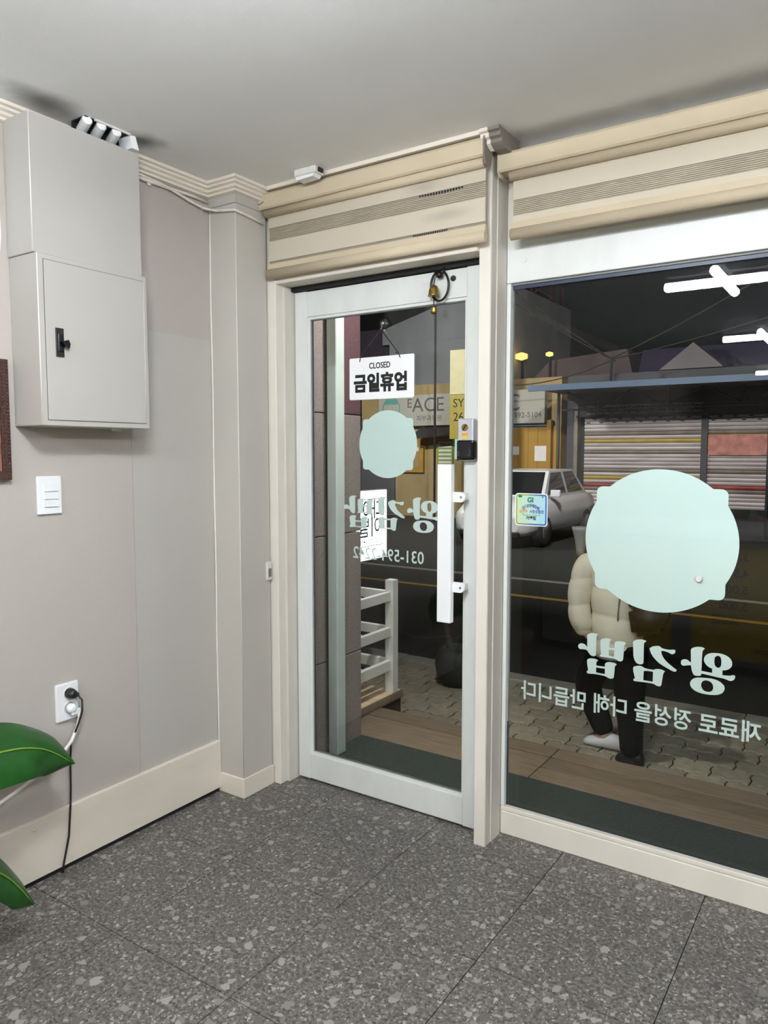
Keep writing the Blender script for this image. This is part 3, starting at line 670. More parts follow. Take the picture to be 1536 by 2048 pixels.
# ------------------------------------------------------------------ closed sign on its suction hook
glass('clear_plastic', (0.86, 0.87, 0.86, 1), 1.6)
hk = thing('suction_hook', (-1.612, 2.416, 1.885), 'clear suction hook stuck on the door glass above the closed sign', 'hook')
MB().lathe((-1.612, 2.417, 1.892), [(0.004, -0.014), (0.012, -0.012), (0.021, -0.006), (0.024, 0.0)], 22, 'Y').build('suction_cup', 'clear_plastic', hk)
MB().lathe((-1.612, 2.404, 1.893), [(0.002, -0.006), (0.007, -0.004), (0.009, 0.0)], 14, 'Y').build('hook_base', 'steel', hk)
MB().tube([(-1.612, 2.405, 1.895), (-1.612, 2.399, 1.890), (-1.612, 2.397, 1.876), (-1.612, 2.394, 1.868), (-1.612, 2.388, 1.872)], 0.0028, 8).build('hook', 'steel', hk)
sg = thing('closed_sign', (-1.617, 2.40, 1.607), 'white hanging closed notice with black Korean lettering on the door glass', 'sign')
MB().prism(rrect(-1.766, -1.4675, 1.6075, 1.7690, 0.006), 2.398, 2.4015, 'Y').build('board', 'sign_white', sg)
mb = MB()
for (x, z) in ((-1.716, 1.754), (-1.529, 1.758)):
    mb.tube([(x, 2.3972, z), (x + 0.006 if x < -1.6 else x - 0.006, 2.396, 1.775), (-1.612, 2.392, 1.869)], 0.0018, 6)
    mb.lathe((x + 0.009 if x < -1.6 else x - 0.015, 2.396, 1.777), [(0.001, -0.003), (0.0042, 0), (0.001, 0.003)], 8)
mb.build('cord', 'black_rubber', sg)
MB().text('CLOSED', 0.031, (-1.6225, 2.3976, 1.7345), X, Z, 0.0007, 'CENTER', 0.0002, 0.86).build('small_lettering', 'ink_black', sg)
MB().text('금일휴업', 0.0735, (-1.6195, 2.3976, 1.6655), X, Z, 0.0034, 'CENTER', 0.0002, 0.93).build('large_lettering', 'ink_black', sg)
# bell hanging from a bronze loop on the top rail of the door
bl = thing('door_bell', (-1.36, 2.385, 1.90), 'small brass shop bell hanging in a dark bronze loop at the door top', 'bell')
lp = [(-1.352 + 0.0365 * math.sin(a), 2.383, 1.990 - 0.045 * math.cos(a) + (0.008 * (1 + math.cos(a - math.pi)) if True else 0)) for a in [math.radians(q) for q in range(-165, 166, 15)]]
MB().tube(lp, 0.0042, 8).build('loop', 'dark_bronze', bl)
MB().tube([(-1.376, 2.384, 2.055), (-1.360, 2.380, 2.040), (-1.347, 2.380, 2.030)], 0.0045, 6).tube([(-1.330, 2.384, 2.060), (-1.342, 2.380, 2.042), (-1.356, 2.380, 2.030)], 0.0045, 6).lathe((-1.352, 2.381, 2.036), [(0.004, -0.012), (0.0125, -0.007), (0.0125, 0.006), (0.004, 0.012)], 10).build('bow', 'dark_bronze', bl)
MB().box(-1.356, -1.348, 2.383, 2.4015, 2.030, 2.046).build('bracket', 'dark_bronze', bl)
MB().lathe((-1.372, 2.376, 1.962), [(0.0215, 0.0), (0.0212, 0.004), (0.0195, 0.008), (0.0185, 0.022), (0.014, 0.034), (0.006, 0.0395), (0.002, 0.041)], 22).build('bell_cup', 'brass', bl)
MB().tube([(-1.368, 2.379, 2.028), (-1.372, 2.376, 2.002), (-1.372, 2.376, 1.93)], 0.0016, 6).build('chain', 'dark_bronze', bl)
MB().lathe((-1.372, 2.376, 1.909), [(0.003, -0.011), (0.010, -0.007), (0.0118, 0.0), (0.010, 0.007), (0.011, 0.0095), (0.010, 0.014), (0.003, 0.017)], 14).build('clapper', 'brass', bl)

# ------------------------------------------------------------------ plant
pt = thing('potted_plant', (-1.93, 0.62, 0), 'broad dark green leaves of a potted plant reaching in beside the outlet', 'plant')
MB().lathe((-1.93, 0.62, 0.0), [(0.10, 0.0), (0.115, 0.02), (0.15, 0.24), (0.158, 0.26), (0.15, 0.27), (0.138, 0.262)], 24).build('pot', 'pot_clay', pt)
MB().lathe((-1.93, 0.62, 0.22), [(0.136, 0.0), (0.136, 0.01), (0.02, 0.02)], 20).build('soil', 'soil', pt)
def leaf(spine, width, nrm, curl=0.25, wave=0.0, fold=0.0):
    """Broad blade along a spine polyline; returns blade and midrib shapes."""
    sp = [Vector(q) for q in spine]; n = len(sp) - 1; K = 26; H = 7
    def at(t):
        a = t * n; i = min(int(a), n - 1); f = a - i
        p0, p1, p2, p3 = sp[max(i - 1, 0)], sp[i], sp[i + 1], sp[min(i + 2, n)]
        return 0.5 * ((2 * p1) + (p2 - p0) * f + (2 * p0 - 5 * p1 + 4 * p2 - p3) * f * f + (3 * p1 - p0 - 3 * p2 + p3) * f ** 3)
    nrm = Vector(nrm).normalized(); vs = []
    for k in range(K + 1):
        t = k / K; c = at(t); d = (at(min(t + .02, 1)) - at(max(t - .02, 0))).normalized()
        side = d.cross(nrm).normalized(); up = side.cross(d)
        w = width * (math.sin(math.pi * min(1, t * 0.93 + 0.05)) ** 0.62) * (1 if t < 0.86 else max(0.02, (1 - t) / 0.14) ** 0.7)
        for h in range(-H, H + 1):
            u = h / H
            vs.append(c + side * (u * w) - up * (curl * w * u * u) + up * (fold * w * abs(u)) + up * wave * math.sin(9 * t + 2.2 * (1 if u > 0 else -1)) * u * u)
    m = 2 * H + 1
    fs = [(k * m + h, k * m + h + 1, (k + 1) * m + h + 1, (k + 1) * m + h) for k in range(K) for h in range(m - 1)]
    mb = MB().add(vs, fs, True)
    vb = [v + nrm * -0.0012 for v in vs]; mb.add(vb, [tuple(reversed(f)) for f in fs], True)
    rib = MB().tube([at(k / 20) + nrm * 0.0018 for k in range(20)], [0.0048 * (1 - 0.75 * k / 20) for k in range(20)], 6)
    return mb, rib
LEAVES = [([(-1.93, 0.62, 0.24), (-1.955, 0.80, 0.50)], [(-1.955, 0.80, 0.50), (-1.985, 0.95, 0.572), (-2.01, 1.10, 0.566), (-2.02, 1.22, 0.528), (-2.025, 1.318, 0.448)], 0.093, (0.82, -0.1, 0.55), 0.35, 0.016),
          ([(-1.93, 0.62, 0.24), (-1.92, 0.78, 0.36)], [(-1.92, 0.78, 0.36), (-1.94, 0.92, 0.345), (-1.955, 1.05, 0.245), (-1.96, 1.135, 0.115)], 0.07, (0.75, 0.35, 0.55), 0.3, 0.010),
          ([(-1.93, 0.62, 0.24), (-1.85, 0.55, 0.55)], [(-1.85, 0.55, 0.55), (-1.75, 0.48, 0.68), (-1.62, 0.42, 0.68), (-1.52, 0.38, 0.58)], 0.09, (0.3, 0.1, 0.9), 0.3, 0.012),
          ([(-1.93, 0.62, 0.24), (-1.98, 0.52, 0.6)], [(-1.98, 0.52, 0.6), (-2.0, 0.42, 0.76), (-2.02, 0.30, 0.80), (-2.03, 0.2, 0.74)], 0.09, (0.6, 0, 0.8), 0.3, 0.012)]
for stm, spn, w, nr, cu_, wv in LEAVES:
    mb, rib = leaf(spn, w, nr, cu_, wv)
    lo = mb.build('leaf', 'leaf_green', pt); rib.build('midrib', 'leaf_rib', lo)
    a, b = Vector(stm[0]), Vector(stm[1])
    MB().tube([a, a.lerp(b, .5) + Vector((0, 0.02, 0.03)), b], [0.008, 0.006, 0.005], 8).build('stem', 'leaf_rib', pt)

# ------------------------------------------------------------------ ceiling lamps (seen mirrored in the window)
def lamp(x, y, label):
    t = thing('cross_ceiling_lamp', (x, y, CEIL - 0.15), label, 'ceiling lamp', 'cross shaped tube lamps on the shop ceiling')
    MB().box(x - 0.30, x + 0.30, y - 0.022, y + 0.022, CEIL - 0.075, CEIL - 0.0005, 0.004).build('base', 'white_plastic', t)
    MB().box(x - 0.022, x + 0.022, y - 0.30, y + 0.30, CEIL - 0.076, CEIL - 0.001, 0.004).build('base', 'white_plastic', t)
    for p, q in (((x - 0.31, y, CEIL - 0.125), (x + 0.31, y, CEIL - 0.125)), ((x, y - 0.31, CEIL - 0.128), (x, y + 0.31, CEIL - 0.128))):
        p, q = Vector(p), Vector(q); d = (q - p).normalized()
        MB().tube([p, p + d * 0.008, q - d * 0.008, q], [0.018, 0.025, 0.025, 0.018], 12).build('tube', 'tube_light', t)
    return t
lamp(-0.74, 0.57, 'cross shaped tube lamp nearest the shopfront, over the counter')
lamp(-0.81, -1.65, 'cross shaped tube lamp second from the shopfront')
lamp(-0.95, -4.60, 'cross shaped tube lamp deepest in the shop')
lamp(1.25, 0.57, 'cross shaped tube lamp over the counter end by the far wall')
lamp(1.25, -1.65, 'cross shaped tube lamp by the far wall behind the counter')

# ------------------------------------------------------------------ counter with menu boards (seen mirrored in the window)
mat('menu_yellow', (236, 206, 52), 0.5, 0, 0.05, 6); mat('worktop_white', (226, 226, 224), 0.4); mat('counter_grey', (150, 148, 146), 0.5); mat('fridge_grey', (96, 98, 100), 0.35)
ct = thing('counter', (-0.6, -0.32, 0), 'long shop counter fronted with yellow menu boards, facing the window', 'counter')
MB().box(-2.0, 1.2, -0.98, -0.115, 0.06, 0.86).build('body', 'counter_grey', ct)
MB().box(-2.03, 1.23, -1.0, -0.075, 0.8605, 0.905, 0.004).build('worktop', 'worktop_white', ct)
MB().box(-1.97, 1.17, -0.94, -0.16, 0.0, 0.06).build('plinth', 'black_gap', ct)
for (a, b) in ((-0.99, 1.15), (-1.78, -1.11)):
    MB().box(a, b, -0.1145, -0.108, 0.10, 0.84).build('menu_board', 'menu_yellow', ct)
mb = MB()
for s_, z in (('3,000', 0.755), ('4,500', 0.65), ('5,000', 0.545), ('5,000', 0.44)):
    MB().text(s_, 0.075, (-0.66, -0.1074, z), -X, Z, 0.001, 'LEFT').build('price', 'ink_black', ct)
MB().text('500원', 0.07, (-0.70, -0.1074, 0.345), -X, Z, 0.001, 'LEFT').build('price', 'ink_black', ct)
MB().text('031-594-2242', 0.04, (-0.40, -0.1074, 0.17), -X, Z, 0.0005, 'LEFT').build('phone_number', 'ink_black', ct)
fg = thing('low_fridge', (-2.0, -0.3, 0), 'low dark grey fridge standing at the counter end by the wall', 'fridge')
MB().box(-2.22, -2.035, -0.55, -0.08, 0.0, 0.74, 0.01).build('body', 'fridge_grey', fg)
MB().box(-2.21, -2.05, -0.079, -0.06, 0.05, 0.70, 0.012).build('door', 'fridge_grey', fg)
# ================================================================== outside
mat('mat_green', (54, 62, 56), 0.95, 0, 0.2, 60, 0.6, 300)
mat('deck_wood', (128, 112, 92), 0.75, 0, 0.16, 7, 0.4, 80, 0.3, (1, 9, 3), 0.16)
mat('platform_wood', (226, 202, 164), 0.7, 0, 0.12, 6, 0.3, 80, 0.3, (9, 1, 3), 0.08)
mat('platform_edge', (64, 46, 36), 0.8, 0, 0.2, 20)
mat('paver', (160, 152, 132), 0.9, 0, 0.14, 18, 0.5, 120, 0.2, None, 0.16)
mat('kerb_stone', (168, 164, 150), 0.9, 0, 0.12, 14, 0.4, 90, 0.2, None, 0.05)
mat('sand_joint', (40, 36, 30), 0.95)
mat('asphalt', (44, 45, 43), 0.92, 0, 0.18, 30, 0.5, 150, 0.25)
mat('road_yellow', (160, 128, 44), 0.8, 0, 0.2, 30); mat('road_white', (116, 114, 110), 0.8, 0, 0.2, 20)
mat('granite_brown', (158, 146, 142), 0.45, 0, 0.30, 190, 0.2, 200, 0.4)
mat('granite_maroon', (112, 84, 90), 0.45, 0, 0.30, 190, 0.2, 200, 0.4)
mat('granite_dark', (70, 64, 64), 0.5, 0, 0.25, 160)
mat('post_white', (224, 238, 232), 0.45, 0, 0.04, 8)
mat('rack_white', (240, 241, 234), 0.5, 0, 0.04, 10)
mat('planter_dark', (44, 46, 44), 0.7, 0, 0.2, 20); mat('bark', (36, 32, 28), 0.9, 0, 0.3, 40)
emit('sign_glow', (250, 253, 255), 4.0)
mat('sign_ink', (60, 64, 66), 0.6, 0, 0)

# mat, deck planks, pavers, kerb, road
tag(MB().box(-2.33, 2.6, 2.565, 3.262, MZ - 0.12, MZ).build('entrance_mat_floor', 'mat_green'), kind='structure')
dk = thing('timber_deck', (0, 3.48, MZ - 0.2), 'narrow weathered timber deck along the shopfront, beyond the dark entrance floor', 'deck', None, 'structure')
for k in range(3):
    for (xa, xb) in ((-2.49, -1.35), (-1.35, 0.15), (0.15, 2.6)):
        MB().box(xa + 0.002, xb - 0.002, 3.268 + 0.143 * k, 3.268 + 0.143 * k + 0.137, MZ - 0.028, MZ - 0.002 * (k % 2), 0.003).build('plank', 'deck_wood', dk)
MB().box(-2.47, 2.6, 3.29, 3.66, GY, MZ - 0.03).build('bearer', 'platform_edge', dk)

pv = thing('brick_pavement', (0, 4.4, GY - 0.1), 'pavement of wavy interlocking grey brown blocks beyond the deck', 'pavement', None, 'structure')
MB().box(-5.2, 2.6, 3.25, 5.33, GY - 0.10, GY - 0.012).build('bed', 'sand_joint', pv)
def wavy(L, Wd, amp):
    """Outline of one interlocking block: both long edges carry the same wave so that staggered rows key together."""
    a = L / 2; b = Wd / 2
    wave = [(-1, -1), (-.8, -1), (-.65, 1), (-.35, 1), (-.2, -1), (.2, -1), (.35, 1), (.65, 1), (.8, -1), (1, -1)]
    top = [(x * a, b + q * amp) for x, q in wave]
    bot = [(x * a, -b + q * amp) for x, q in reversed(wave)]
    right = [(a - amp * .8, b * .3), (a + amp * .8, -b * .3)]
    left = [(x - L, y) for x, y in reversed(right)]
    return top + right + bot + left
ol = wavy(0.205, 0.165, 0.009)
def shrink(o, g):
    return [(x * (1 - g / 0.10), y * (1 - g / 0.08)) for x, y in o]
ol = shrink(ol, 0.0042)
mb = MB(); inn = [(x * 0.94, y * 0.90) for x, y in ol]; n = len(ol)
vs = [(x, y, -0.02) for x, y in ol] + [(x, y, -0.004) for x, y in ol] + [(x, y, 0.0) for x, y in inn]
fs = [(i, (i + 1) % n, (i + 1) % n + n, i + n) for i in range(n)] + [(i + n, (i + 1) % n + n, (i + 1) % n + 2 * n, i + 2 * n) for i in range(n)] + [tuple(range(2 * n, 3 * n))]
p0 = mb.add(vs, fs).build('paver', 'paver', None, (0, 0, 0))
first = True; count = 0
rows = [3.755 + 0.165 * r for r in range(10)]
far = MB()
for r, y in enumerate(rows):
    x = -3.5 + (0.1025 if r % 2 else 0.0)
    while x < 1.0:
        sh = -0.012 if False else 0
        zz = GY + random.uniform(-0.0035, 0.003)
        if count < 300:
            o = p0 if first else bpy.data.objects.new('paver', p0.data)
            if not first: COL.objects.link(o)
            first = False; o.parent = pv; o.location = Vector((x, y, zz)) - WLOC[pv.name]; count += 1
        else:
            far.add([(vx + x, vy + y, vz + zz) for vx, vy, vz in vs], fs)
        x += 0.205
far.build('far_pavers', 'paver', pv)['kind'] = 'stuff'
kb = thing('kerb', (0, 5.4, GY - 0.1), 'pale stone kerb between the block pavement and the road', 'kerb', None, 'structure')
for k in range(8):
    MB().box(-5.2 + k * 0.9 + 0.004, -5.2 + (k + 1) * 0.9 - 0.004, 5.34, 5.50, GY - 0.10, GY + 0.004 * (k % 2) + 0.006, 0.006).build('kerb_stone', 'kerb_stone', kb)
rd = tag(MB().box(-40, 25, 5.51, 40, GY - 0.3, GY - 0.05).build('road', 'asphalt'), kind='structure')
MB().box(-40, 25, 8.78, 8.90, GY - 0.0495, GY - 0.046).build('yellow_line', 'road_yellow', rd)
MB().box(-40, 25, 9.98, 10.12, GY - 0.0495, GY - 0.046).build('white_line', 'road_white', rd)
tag(MB().box(-40, 25, 2.56, 3.24, GY - 0.3, GY - 0.12).build('subsoil', 'sand_joint'), kind='structure')

# granite clad pier at the door side, its white downpipe
gp = thing('granite_pier', (-2.6, 2.9, GY), 'brown granite clad pier outside the glass door', 'pier', None, 'structure')
zz = [GY, 0.33, 0.98, 1.60, 2.25, 3.6]
for k in range(5):
    m = 'granite_maroon' if k >= 3 else 'granite_brown'
    MB().box(-2.90, -2.33, 3.062, 3.262, zz[k] + 0.003, zz[k + 1] - 0.003, 0.003).build('granite_block', m, gp)
    MB().box(-2.90, -2.335, 2.515, 2.965, zz[k] + 0.003, zz[k + 1] - 0.003, 0.003).build('granite_block', 'granite_brown', gp)
MB().box(-2.88, -2.35, 2.964, 3.064, GY, 3.6).build('joint', 'granite_dark', gp)
dp = tag(MB().box(-2.318, -2.258, 2.955, 3.025, MZ + 0.002, 2.9, 0.006).build('white_downpipe', 'post_white'), 'square white downpipe standing against the granite pier outside the door', 'pipe')

# platform with rack
pf = thing('timber_platform', (-3.0, 3.6, GY), 'low pale timber platform outside behind the granite pier, under the rack', 'platform')
for k in range(8):
    MB().box(-3.9, -2.49, 3.29 + 0.08 * k + 0.0015, 3.29 + 0.08 * (k + 1) - 0.0015, -0.126, -0.102, 0.002).build('board', 'platform_wood', pf)
MB().box(-3.9, -2.495, 3.31, 3.925, GY + 0.001, -0.1265).build('skirt', 'platform_edge', pf)
MB().box(-2.4945, -2.486, 3.29, 3.935, -0.15, -0.102).build('edge_board', 'deck_wood', pf)
rk = thing('white_rack', (-2.9, 3.6, -0.1), 'white painted three-tier wooden rack standing on the timber platform outside', 'rack')
for (x, y) in ((-2.525, 3.865), (-3.30, 3.865), (-2.525, 3.35), (-3.30, 3.35)):
    MB().box(x - 0.03, x + 0.03, y - 0.03, y + 0.03, -0.1015, 0.612, 0.003).build('post', 'rack_white', rk)
for (z0, z1) in ((0.482, 0.540), (0.257, 0.315), (0.042, 0.107)):
    MB().box(-2.540, -2.508, 3.381, 3.834, z0, z1, 0.003).build('side_rail', 'rack_white', rk)
    MB().box(-3.317, -3.285, 3.381, 3.834, z0, z1, 0.003).build('side_rail', 'rack_white', rk)
    MB().box(-3.269, -2.556, 3.845, 3.877, z0, z1, 0.003).build('long_rail', 'rack_white', rk)
    MB().box(-3.269, -2.556, 3.338, 3.370, z0, z1, 0.003).build('long_rail', 'rack_white', rk)
    MB().box(-3.30, -2.55, 3.52, 3.58, z1 - 0.018, z1 - 0.001).build('shelf_slat', 'rack_white', rk)

# lit standing sign, seen from its back so the print is mirrored
ls = thing('lit_sign', (-2.98, 4.29, GY), 'glowing white upright sign with mirrored grey print, outside beyond the rack', 'sign')
MB().box(-3.01, -2.952, 4.02, 4.450, 0.655, 1.142).build('case', 'rack_white', ls)
MB().box(-2.9515, -2.949, 4.025, 4.446, 0.660, 1.137).build('glowing_panel', 'sign_glow', ls)
MB().box(-3.00, -2.96, 4.06, 4.10, GY, 0.655).box(-3.04, -2.92, 3.98, 4.18, GY, GY + 0.02).build('stand', 'planter_dark', ls)
fx = -2.9475
mb = MB()
for a in ((4.065, 4.395, 1.078, 1.0835), (4.065, 4.395, 0.752, 0.757), (4.390, 4.395, 0.752, 1.0835), (4.065, 4.070, 0.752, 1.0835)): mb.box(fx - 0.0008, fx, *a)
mb.build('print_border', 'sign_ink', ls)
MB().text('대여', 0.16, (fx, 4.235, 0.995), -Y, Z, 0.0012, thick=0.0004).text('이발', 0.15, (fx, 4.235, 0.875), -Y, Z, 0.0012, thick=0.0004).text('0120-5035-4938', 0.042, (fx, 4.235, 0.785), -Y, Z, 0.0004, thick=0.0004).build('print', 'sign_ink', ls)

pn = thing('dark_planter', (-2.72, 5.05, GY), 'dark round planter with bare stem on the pavement edge, beyond the door handle', 'planter')
MB().lathe((-2.66, 5.02, GY + 0.002), [(0.12, 0.0), (0.17, 0.06), (0.185, 0.16), (0.165, 0.25), (0.125, 0.285), (0.105, 0.285), (0.10, 0.10)], 24).build('pot', 'planter_dark', pn)
MB().lathe((-2.66, 5.02, GY + 0.09), [(0.10, 0), (0.10, 0.02), (0.02, 0.03)], 16).build('soil', 'sand_joint', pn)
MB().tube([(-2.70, 5.0, GY + 0.10), (-2.76, 5.02, 0.02), (-2.80, 5.05, 0.20), (-2.72, 5.08, 0.42)], [0.03, 0.024, 0.02, 0.012], 8).build('stem', 'bark', pn)

# ------------------------------------------------------------------ people
mat('skin', (206, 168, 146), 0.55, 0, 0.04, 20); mat('hair_dark', (26, 22, 22), 0.6, 0, 0.2, 60)
mat('jacket_beige', (222, 216, 196), 0.75, 0, 0.04, 12, 0.15, 90)
mat('seam_olive', (116, 104, 78), 0.8); mat('trouser_black', (8, 8, 9), 0.95, 0, 0.06, 6, 0, 1, 0.15); mat('shoe_white', (222, 222, 222), 0.5); mat('shoe_black', (16, 16, 17), 0.5)
mat('bag_brown', (36, 24, 20), 0.6, 0, 0.15, 20); mat('collar_silver', (150, 151, 148), 0.5, 0.1, 0.08, 60, 0.3, 200)
mat('jacket_navy', (34, 34, 52), 0.8); mat('cap_black', (18, 18, 20), 0.7)
def skin_mesh(name, chains, m, parent, sub=2):
    """chains: list of [(x, y, z, r), ...]; the first point of a chain may repeat an earlier point to join on."""
    vs = []; es = []; rad = []; idx = {}
    for ch in chains:
        prev = None
        for (x, y, z, r) in ch:
            key = (round(x, 4), round(y, 4), round(z, 4))
            if key not in idx: idx[key] = len(vs); vs.append((x, y, z)); rad.append(r)
            i = idx[key]
            if prev is not None: es.append((prev, i))
            prev = i
    base = WLOC[parent.name]
    me = bpy.data.meshes.new(name); me.from_pydata([Vector(v) - base for v in vs], es, [])
    o = bpy.data.objects.new(name, me); COL.objects.link(o)
    sk = o.modifiers.new('s', 'SKIN'); sk.use_smooth_shade = True; sk.branch_smoothing = 0.4
    for i, sv in enumerate(me.skin_vertices[0].data):
        r = rad[i]; sv.radius = r if isinstance(r, tuple) else (r, r); sv.use_root = (i == 0)
    ss = o.modifiers.new('u', 'SUBSURF'); ss.levels = sub; ss.render_levels = sub
    dg = bpy.context.evaluated_depsgraph_get()
    m2 = bpy.data.meshes.new_from_object(o.evaluated_get(dg)); m2.name = name
    for p in m2.polygons: p.use_smooth = True
    m2.materials.clear(); m2.materials.append(MATS[m])
    o.modifiers.clear(); o.data = m2; bpy.data.meshes.remove(me)
    o.parent = parent; WLOC[o.name] = base
    return o
def hand(wrist, d, palm_n, s=1.0):
    """Five relaxed fingers rooted in a palm; d = finger direction, palm_n = palm normal."""
    w, d, pn_ = Vector(wrist), Vector(d).normalized(), Vector(palm_n).normalized(); sd = d.cross(pn_).normalized()
    pc_ = w + d * 0.05 * s
    ch = [[(*w, 0.022 * s), (*pc_, (0.030 * s, 0.018 * s))]]
    for k, (o_, l) in enumerate(((-0.027, 0.060), (-0.009, 0.072), (0.009, 0.075), (0.026, 0.066))):
        a = w + d * 0.085 * s + sd * o_ * s; b = a + d * l * 0.5 * s + pn_ * 0.006 * s; c = a + d * l * 0.9 * s + pn_ * 0.022 * s
        ch.append([(*pc_, (0.030 * s, 0.018 * s)), (*a, 0.0095 * s), (*b, 0.0088 * s), (*c, 0.0075 * s)])
    a = w + d * 0.03 * s - sd * 0.030 * s; b = a + d * 0.03 * s - sd * 0.018 * s + pn_ * 0.01 * s; c = b + d * 0.028 * s + pn_ * 0.01 * s
    ch.append([(*w, 0.022 * s), (*a, 0.011 * s), (*b, 0.010 * s), (*c, 0.0085 * s)])
    return ch
def head_parts(c, f, r, parent, hair, cap=None):
    """Face features set into a head centred at c and looking along f."""
    c, f = Vector(c), Vector(f).normalized(); sd = f.cross(Z).normalized(); up = sd.cross(f)
    for q in (-1, 1): MB().lathe(c + f * r * 0.86 + sd * q * r * 0.36 + up * r * 0.05, [(0.002, -0.006), (0.010, -0.004), (0.011, 0), (0.010, 0.004), (0.002, 0.006)], 10).build('eye', 'hair_dark', parent)
    MB().tube([c + f * r * 0.93 + up * r * 0.1, c + f * r * 1.08 - up * r * 0.22, c + f * r * 0.97 - up * r * 0.30], [0.008, 0.014, 0.008], 8).build('nose', 'skin', parent)
    for q in (-1, 1): MB().tube([c + sd * q * r * 0.92 + up * r * 0.12, c + sd * q * r * 1.04 - f * 0.01, c + sd * q * r * 0.92 - up * r * 0.3], [0.010, 0.016, 0.008], 8).build('ear', 'skin', parent)
    MB().tube([c + f * r * 0.86 - up * r * 0.55 + sd * q for q in (-0.022, 0, 0.022)], [0.003, 0.006, 0.003], 6).build('mouth', 'jacket_navy' if cap else 'bag_brown', parent)
    bm = bmesh.new(); bmesh.ops.create_uvsphere(bm, u_segments=24, v_segments=14, radius=1)
    for v in bm.verts:
        p = v.co.copy(); w = c + sd * p.x * r * 1.07 + f * (p.y * r * 1.10 - r * 0.08) + up * (p.z * r * 1.26 + r * 0.10)
        if p.y > 0.35 and p.z < 0.45: w -= f * r * 0.55 * (p.y)
        if p.z < -0.3: w += up * (-p.z - 0.3) * r * (0.9 if hair == 'short' else 0.1)
        v.co = w
    MB().bm(bm, True).build('hair', 'hair_dark', parent)
    if cap:
        MB().lathe(c + up * r * 0.42, [(r * 1.13, -0.005), (r * 1.14, 0.03), (r * 1.0, 0.075), (r * 0.6, 0.105), (0.01, 0.112)], 20).prism([(0, 0)] * 0 or [(c.x - 0.06, c.y + r * 0.9), (c.x + 0.06, c.y + r * 0.9), (c.x + 0.05, c.y + r * 1.75), (c.x - 0.05, c.y + r * 1.75)], c.z + r * 0.40, c.z + r * 0.47, 'Z').build('cap', 'cap_black', parent)

# passer-by in the beige padded jacket, walking along the pavement
px, py = -1.24, 4.30
pr_ = thing('person', (px, py, GY), 'person in beige padded jacket and black trousers walking past outside the window', 'person')
hip = (-1.235, 4.30, 0.40); 
body = [
 [(*hip, (0.13, 0.10)), (-1.245, 4.30, 0.56, (0.13, 0.10)), (-1.265, 4.30, 0.74, (0.145, 0.10)), (-1.285, 4.30, 0.885, (0.09, 0.075)), (-1.29, 4.30, 0.945, 0.05), (-1.288, 4.30, 1.0, (0.07, 0.07)), (-1.29, 4.30, 1.075, (0.088, 0.092)), (-1.29, 4.30, 1.14, (0.07, 0.075))],
 [(*hip, (0.13, 0.10)), (-1.30, 4.37, 0.34, 0.09), (-1.455, 4.385, -0.01, 0.062), (-1.40, 4.39, -0.13, 0.055), (-1.315, 4.39, -0.30, 0.038), (-1.38, 4.39, -0.345, 0.034), (-1.43, 4.39, -0.352, 0.026)],
 [(*hip, (0.13, 0.10)), (-1.155, 4.25, 0.34, 0.09), (-1.145, 4.245, -0.01, 0.062), (-1.135, 4.245, -0.30, 0.04), (-1.15, 4.245, -0.345, 0.032), (-1.185, 4.245, -0.352, 0.022)],
 [(-1.285, 4.30, 0.885, (0.09, 0.075)), (-1.385, 4.245, 0.79, 0.045), (-1.44, 4.20, 0.52, 0.045), (-1.38, 4.17, 0.36, 0.034), (-1.36, 4.18, 0.345, 0.026)],
 [(-1.285, 4.30, 0.885, (0.09, 0.075)), (-1.16, 4.36, 0.80, 0.06), (-1.10, 4.40, 0.57, 0.045), (-1.12, 4.42, 0.37, 0.034)],
]
hc = hand((-1.36, 4.18, 0.345), (1, 0.35, -0.45), (0, 1, 0.3), 0.95)
skin_mesh('body', body + hc, 'skin', pr_, 2)
skin_mesh('trousers', [
 [(-1.235, 4.30, 0.42, (0.155, 0.12)), (-1.31, 4.365, 0.24, (0.115, 0.105)), (-1.455, 4.385, -0.01, (0.088, 0.085)), (-1.385, 4.39, -0.15, 0.078), (-1.32, 4.39, -0.30, 0.062)],
 [(-1.235, 4.30, 0.42, (0.155, 0.12)), (-1.155, 4.25, 0.24, (0.115, 0.105)), (-1.148, 4.245, -0.01, (0.09, 0.085)), (-1.135, 4.245, -0.20, 0.072), (-1.128, 4.245, -0.345, 0.066)]], 'trouser_black', pr_, 2)
jk = skin_mesh('jacket', [
 [(-1.235, 4.30, 0.20, (0.195, 0.15)), (-1.24, 4.30, 0.30, (0.205, 0.155)), (-1.25, 4.30, 0.46, (0.20, 0.15)), (-1.26, 4.30, 0.62, (0.195, 0.145)), (-1.275, 4.30, 0.78, (0.18, 0.135)), (-1.29, 4.30, 0.88, (0.11, 0.10)), (-1.29, 4.30, 0.95, (0.085, 0.085))]], 'jacket_beige', pr_, 4)
sl1 = skin_mesh('sleeve', [[(-1.355, 4.26, 0.81, 0.10), (-1.425, 4.205, 0.70, 0.080), (-1.435, 4.185, 0.56, 0.074), (-1.425, 4.165, 0.44, 0.070), (-1.375, 4.17, 0.345, 0.058)]], 'jacket_beige', pr_, 4)
sl2 = skin_mesh('sleeve', [[(-1.20, 4.345, 0.80, 0.085), (-1.12, 4.395, 0.68, 0.08), (-1.09, 4.41, 0.55, 0.075), (-1.11, 4.43, 0.39, 0.055)]], 'jacket_beige', pr_, 4)
